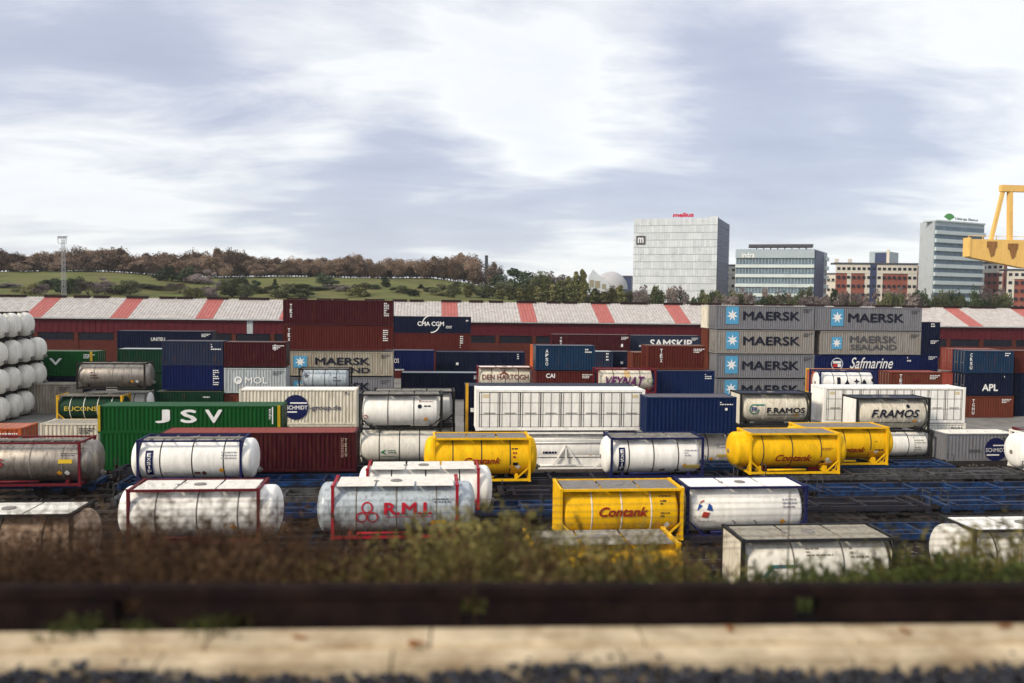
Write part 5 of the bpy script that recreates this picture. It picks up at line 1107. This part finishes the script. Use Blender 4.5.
# small blocks between
A, B, Cc = corner(724, 560), corner(736, 555), corner(739, 575); zt = un(730, 266, 556)[1]
ap4, f, L, H_ = apartment('narrow cream block with dark openings squeezed between the pale tower and the banded office', A, B, Cc, zt, 3, 2, 6, cream_f, None)
A, B, Cc = corner(826, 600), corner(835, 596), corner(837, 610); zt = un(830, 274.5, 598)[1]
ap5, f, L, H_ = apartment('small white block right behind the banded office', A, B, Cc, zt, 3, 2, 4, cream_f, None)
A, B, Cc = corner(614, 620), corner(631, 616), corner(633, 640); zt = un(622, 275.5, 616)[1]
bl6, _ = bld('dark_block', 'dark glass block behind the white wedge shaped hall', A, B, Cc, zt, [blue_f])
f, L = wall_edge(A, B, 3); mb = MB(); slab(mb, f, 0, L, zt-4, zt-3, 0.02, 0.4); mb.build('roof_band', dkroof, bl6)
# white wedge hall with grey dome roof
wg = thing('wedge_hall', 'white wedge shaped hall with a grey domed roof among the trees', 'building', (0, 0, 0))
Yw = 440; p = [un(a, b, Yw) for a, b in ((588, 290), (589, 276), (593, 269.5), (609, 284), (611, 292))]
mb = MB(); k0 = len(mb.v)
for x, z in p: mb.v += [(x, Yw, z), (x+1.5, Yw+10, z)]
n = len(p)
for i in range(n): j = (i+1) % n; mb.face((2*i, 2*i+1, 2*j+1, 2*j))
mb.face(tuple(2*i for i in range(n))); mb.face(tuple(2*i+1 for i in reversed(range(n)))); mb.build('front_wall', white_f, wg)
gl = MB(); cx_, cz_ = un(597, 280, Yw)
for a, b in (((589.5, 287), (594, 280)), ((595, 288), (600, 281)), ((602, 289), (606, 284))):
    q0 = un(*a, Yw-0.1); q1 = un(*b, Yw-0.1); gl.poly([(q0[0], Yw-0.15, q0[1]), (q1[0], Yw-0.15, q0[1]), (q1[0], Yw-0.15, q1[1]), (q0[0], Yw-0.15, q1[1])])
gl.build('glazing', mat('warm_window', (0.30, 0.27, 0.20, 1), 0.3), wg)
dm = MB(); c0 = un(611, 289, Yw+14); rx = (un(628, 289, Yw+14)[0]-un(595, 289, Yw+14)[0])/2; rz_ = un(611, 271.5, Yw+14)[1]-c0[1]
for i in range(9):
    for j in range(24):
        th = PI/2*i/8; ph = 2*PI*j/24; dm.v.append((c0[0]+rx*math.cos(th)*math.cos(ph), Yw+14+rx*0.8*math.cos(th)*math.sin(ph), c0[1]+rz_*math.sin(th)))
for i in range(8):
    for j in range(24): j2 = (j+1) % 24; dm.face((i*24+j, i*24+j2, (i+1)*24+j2, (i+1)*24+j), True)
dm.build('dome_roof', pg('grey_dome', (0.42, 0.42, 0.44, 1)), wg)
# tall dark chimney
x, zt = un(486.5, 256, 400); ch = MB(); zb = ground_z(x, 400)
ch.tube((0, 0, -0.5), (0, 0, zt-zb), 0.95, 0.75, n=12); ch.tube((0, 0, zt-zb-0.02), (0, 0, zt-zb+0.25), 0.85, n=12); o = ch.build('chimney_stack', pg('dark_stack', (0.04, 0.045, 0.055, 1))); o.location = (x, 400, zb)
tag(o, 'tall slim dark chimney stack at the end of the russet tree row', 'chimney')
# lattice floodlight mast
x, zt = un(63, 236, 205); mm = pg('mast_steel', (0.36, 0.37, 0.39, 1)); ms = thing('floodlight_mast', 'tall lattice floodlight mast standing behind the warehouse roof', 'mast', (x, 205, 0))
lat = MB(); nseg = 18
cw = lambda q: 0.5-0.22*q/nseg
for s in ((-1,-1),(1,-1),(1,1),(-1,1)): lat.bar((s[0]*0.5, s[1]*0.5, 0), (s[0]*0.28, s[1]*0.28, zt-0.6), 0.045)
for q in range(nseg):
    z0 = (zt-0.8)*q/nseg; z1 = (zt-0.8)*(q+1)/nseg; w0, w1 = cw(q), cw(q+1)
    for sy in (-1, 1): lat.bar((-w0, sy*w0, z0), (w1, sy*w1, z1), 0.035); lat.bar((w0, sy*w0, z0), (-w1, sy*w1, z1), 0.035)
    for sx in (-1, 1): lat.bar((sx*w0, -w0, z0), (sx*w1, w1, z1), 0.035)
lat.build('lattice', mm, ms)
hd = MB(); hd.box(-0.95, 0.95, -0.5, 0.5, zt-0.15, zt-0.05); hd.bar((-0.9, -0.5, zt-1.7), (0.9, -0.5, zt-1.7), 0.12)
for i in (-0.9, 0.9): hd.bar((i, -0.5, zt-1.7), (i, -0.5, zt-0.1), 0.1)
hd.build('head_frame', mm, ms)
for i in range(4):
    fl = MB(); fl.box(-0.9+0.48*i, -0.55+0.48*i, -0.75, -0.52, zt-0.62, zt-0.2); fl.build('floodlight', P['silvergrey'], ms)

# ================================================================== gantry crane
Yc = 108.0; cy_m = paint('crane_yellow_paint', (0.78, 0.50, 0.16, 1), 0.25, (0.42, 0.26, 0.09, 1), 0.5, 0.1, True)
Q = lambda px, py: un(px, py, Yc)
xa, zT = Q(971, 239); _, zB = Q(963, 257); xe, zE = Q(1024, 268)
cr = thing('gantry_crane', 'yellow gantry crane whose tapered girder and raised frame reach in at the edge', 'crane', (xa, Yc, 0))
zT2 = Q(1024, 242)[1]
Lx = xe-xa
gm = MB()
prof = [(0, zB), (0, zT), (30, zT), (30, zE-0.3), (Lx, zE)]
for yo in (0.0,):
    k = len(gm.v)
    for px_, pz in prof: gm.v += [(px_, yo, pz), (px_, yo+1.2, pz)]
    n = len(prof)
    for i in range(n): j = (i+1) % n; gm.face((k+2*i, k+2*i+1, k+2*j+1, k+2*j))
    gm.face(tuple(k+2*i for i in reversed(range(n)))); gm.face(tuple(k+2*i+1 for i in range(n)))
gm.build('girder', cy_m, cr)
eb = MB(); eb.box(-0.25, -0.01, -0.1, 1.3, zB+0.1, zT+0.2); eb.build('end_beam', cy_m, cr)
wk = MB(); wk.box(0.3, 29, 1.3, 1.9, zT+0.0, zT+0.06)
for i in range(15): wk.bar((0.5+2*i, 1.25, zT), (0.5+2*i, 1.25, zT+0.55), 0.06)
wk.bar((0.5, 1.25, zT+0.55), (28.5, 1.25, zT+0.55), 0.06); wk.build('handrail', cy_m, cr)
fr = MB(); X = lambda px, py: (Q(px, py)[0]-xa, Q(px, py)[1])
a = X(1006, 190); b = X(992, 240); c = X(1013, 242); d = X(1013, 190)
for yo in (0.6,):
    fr.bar((a[0], yo, a[1]), (b[0], yo, b[1]-1.2), 0.42); fr.bar((d[0], yo, d[1]), (c[0], yo, c[1]-1.4), 0.55)
t0 = X(1005, 184.5); t1 = X(1005, 191)
fr.box(t0[0]-0.2, t0[0]+22, 0.25, 0.95, t1[1], t0[1]);  fr.build('raised_frame', cy_m, cr)
br = MB()
for q in (b, c):
    for yo in (-0.08,): br.poly([(q[0]-0.75, yo, q[1]-0.2), (q[0]+0.75, yo, q[1]-0.2), (q[0]+0.35, yo, q[1]-2.0), (q[0]-0.1, yo, q[1]-2.3)]); br.box(q[0]-0.7, q[0]+0.7, -0.07, -0.002, q[1]-1.0, q[1]-0.3)
br.build('bracket', paint('bracket_brown', (0.30, 0.15, 0.06, 1), 0.4), cr)
lg = MB()
for xx in (24.0, 28.0):
    for yo in (-1.5, 2.7): lg.bar((xx, yo, 0.9), (xx, yo, zE), 1.0)
    lg.box(xx-0.6, xx+0.6, -3.0, 4.2, 0.3, 0.9)
lg.build('leg', cy_m, cr)

# ================================================================== light, sky, air
SUN_AZ = R(-122); SUN_EL = R(32)     # azimuth from +Y, clockwise: the sun stands to the left and a little behind the viewer
to_sun = Vector((math.sin(SUN_AZ)*math.cos(SUN_EL), math.cos(SUN_AZ)*math.cos(SUN_EL), math.sin(SUN_EL)))
sd = bpy.data.lights.new('sun', 'SUN'); sd.energy = 1.5; sd.angle = R(10); sd.color = (1.0, 0.87, 0.68)
so = bpy.data.objects.new('sun', sd); COL.objects.link(so); so.rotation_euler = to_sun.to_track_quat('Z', 'Y').to_euler(); so.location = (0, 0, 60)
w = bpy.data.worlds.new('World'); S.world = w; w.use_nodes = True; nt = w.node_tree; N = nt.nodes; Lk = nt.links
for n in list(N): N.remove(n)
def nd(t, **k):
    n = N.new(t)
    for a, b in k.items(): setattr(n, a, b)
    return n
sky = nd('ShaderNodeTexSky'); sky.sky_type = 'NISHITA'; sky.sun_disc = False; sky.sun_elevation = SUN_EL; sky.sun_rotation = SUN_AZ
bg1 = nd('ShaderNodeBackground'); bg1.inputs['Strength'].default_value = 0.10; Lk.new(sky.outputs[0], bg1.inputs['Color'])
tc = nd('ShaderNodeTexCoord'); sx = nd('ShaderNodeSeparateXYZ'); Lk.new(tc.outputs['Generated'], sx.inputs[0])
def math_(op, a, b=None, c=None):
    n = nd('ShaderNodeMath', operation=op)
    for i, v in enumerate((a, b, c)):
        if v is None: continue
        if isinstance(v, (int, float)): n.inputs[i].default_value = v
        else: Lk.new(v, n.inputs[i])
    return n.outputs[0]
zc = math_('MAXIMUM', sx.outputs[2], 0.0); den = math_('ADD', zc, 0.16)
u_ = math_('DIVIDE', sx.outputs[0], den); v_ = math_('DIVIDE', sx.outputs[1], den)
cmb = nd('ShaderNodeCombineXYZ'); Lk.new(u_, cmb.inputs[0]); Lk.new(v_, cmb.inputs[1])
def noise(scale, det, rough, off, stretch=(1, 1, 1), dist=0.0):
    mp = nd('ShaderNodeMapping'); mp.inputs['Location'].default_value = off; mp.inputs['Scale'].default_value = stretch; mp.inputs['Rotation'].default_value = (0, 0, R(28)); Lk.new(cmb.outputs[0], mp.inputs['Vector'])
    n = nd('ShaderNodeTexNoise'); n.inputs['Scale'].default_value = scale; n.inputs['Detail'].default_value = det; n.inputs['Roughness'].default_value = rough; n.inputs['Distortion'].default_value = dist
    Lk.new(mp.outputs[0], n.inputs['Vector']); return n.outputs['Fac']
big = noise(0.42, 4, 0.48, SKY_OFF, (1, 1.2, 1), 0.3)
fine = noise(1.7, 12, 0.6, (3.1+SKY_OFF[0], 7.7, 0), (0.85, 1.5, 1), 0.35)
mixn = math_('ADD', math_('MULTIPLY', big, 0.70), math_('MULTIPLY', fine, 0.30))
# broad cloud masses standing in fixed directions of the sky
def toward(px, py): return (fv + rv*((px-CX)/F_PX) + uv*((CY-py)/F_PX)).normalized()
for px, py, wdt, amp in ((650, 10, 12, 0.075), (560, 60, 8, 0.05), (90, 50, 11, -0.10), (280, 110, 10, -0.08), (20, 110, 9, -0.05), (430, 228, 7, -0.12), (560, 215, 7, -0.10), (300, 235, 6, -0.05), (240, 165, 7, 0.05), (60, 170, 7, 0.05), (690, 130, 7, -0.10), (770, 120, 7, -0.07), (880, 80, 7, -0.06), (990, 130, 6, -0.05), (820, 100, 9, -0.04), (450, 10, 6, -0.06), (950, 30, 9, 0.04), (330, 30, 6, 0.05), (900, 190, 8, 0.05)):
    vm = nd('ShaderNodeVectorMath', operation='DOT_PRODUCT'); Lk.new(tc.outputs['Generated'], vm.inputs[0]); vm.inputs[1].default_value = toward(px, py)
    mr = nd('ShaderNodeMapRange', interpolation_type='SMOOTHERSTEP'); mr.inputs[1].default_value = math.cos(R(wdt*1.5)); mr.inputs[2].default_value = 1.0; mr.inputs[3].default_value = 0; mr.inputs[4].default_value = amp*0.6
    Lk.new(vm.outputs['Value'], mr.inputs[0]); mixn = math_('ADD', mixn, mr.outputs[0])
cr_ = nd('ShaderNodeValToRGB'); els = cr_.color_ramp.elements
for e, (p_, c_) in zip([els[0], els[1], els.new(0.5), els.new(0.43), els.new(0.56)], ((0.28, (0.21, 0.225, 0.295, 1)), (0.76, (0.74, 0.73, 0.78, 1)), (0.50, (0.335, 0.35, 0.415, 1)), (0.40, (0.27, 0.287, 0.35, 1)), (0.61, (0.43, 0.44, 0.50, 1)))): e.position = p_; e.color = c_
Lk.new(mixn, cr_.inputs[0])
# pale band of cloud toward the horizon
hz = nd('ShaderNodeMapRange'); hz.inputs[1].default_value = 0.0; hz.inputs[2].default_value = 0.16; hz.inputs[3].default_value = 0.45; hz.inputs[4].default_value = 0.0; Lk.new(zc, hz.inputs[0])
mx = nd('ShaderNodeMix', data_type='RGBA'); Lk.new(hz.outputs[0], mx.inputs['Factor']); Lk.new(cr_.outputs[0], mx.inputs['A']); mx.inputs['B'].default_value = (0.41, 0.43, 0.455, 1)
bg2 = nd('ShaderNodeBackground'); bg2.inputs['Strength'].default_value = 0.9; Lk.new(mx.outputs['Result'], bg2.inputs['Color'])
ms_ = nd('ShaderNodeMixShader'); ms_.inputs[0].default_value = 0.9; Lk.new(bg1.outputs[0], ms_.inputs[1]); Lk.new(bg2.outputs[0], ms_.inputs[2])
wo = nd('ShaderNodeOutputWorld'); Lk.new(ms_.outputs[0], wo.inputs['Surface'])
if HAZE:
    hb = MB(); hb.box(-900, 900, -80, 1000, -2, 110); hm = bpy.data.materials.new('haze_air'); hm.use_nodes = True; n_ = hm.node_tree.nodes; n_.remove(n_['Principled BSDF'])
    pv = n_.new('ShaderNodeVolumePrincipled'); pv.inputs['Density'].default_value = HAZE; pv.inputs['Color'].default_value = (0.86, 0.9, 0.97, 1); hm.node_tree.links.new(pv.outputs[0], n_['Material Output'].inputs['Volume'])
    tag(hb.build('haze', hm), kind='stuff')
vs = S.view_settings; vs.view_transform = 'Standard'; vs.look = 'None'; vs.exposure = EXPO; vs.gamma = 1
S.render.engine = 'CYCLES'; S.cycles.use_denoising = True; S.cycles.max_bounces = 5; S.cycles.diffuse_bounces = 2; S.cycles.glossy_bounces = 2; S.cycles.transparent_max_bounces = 4
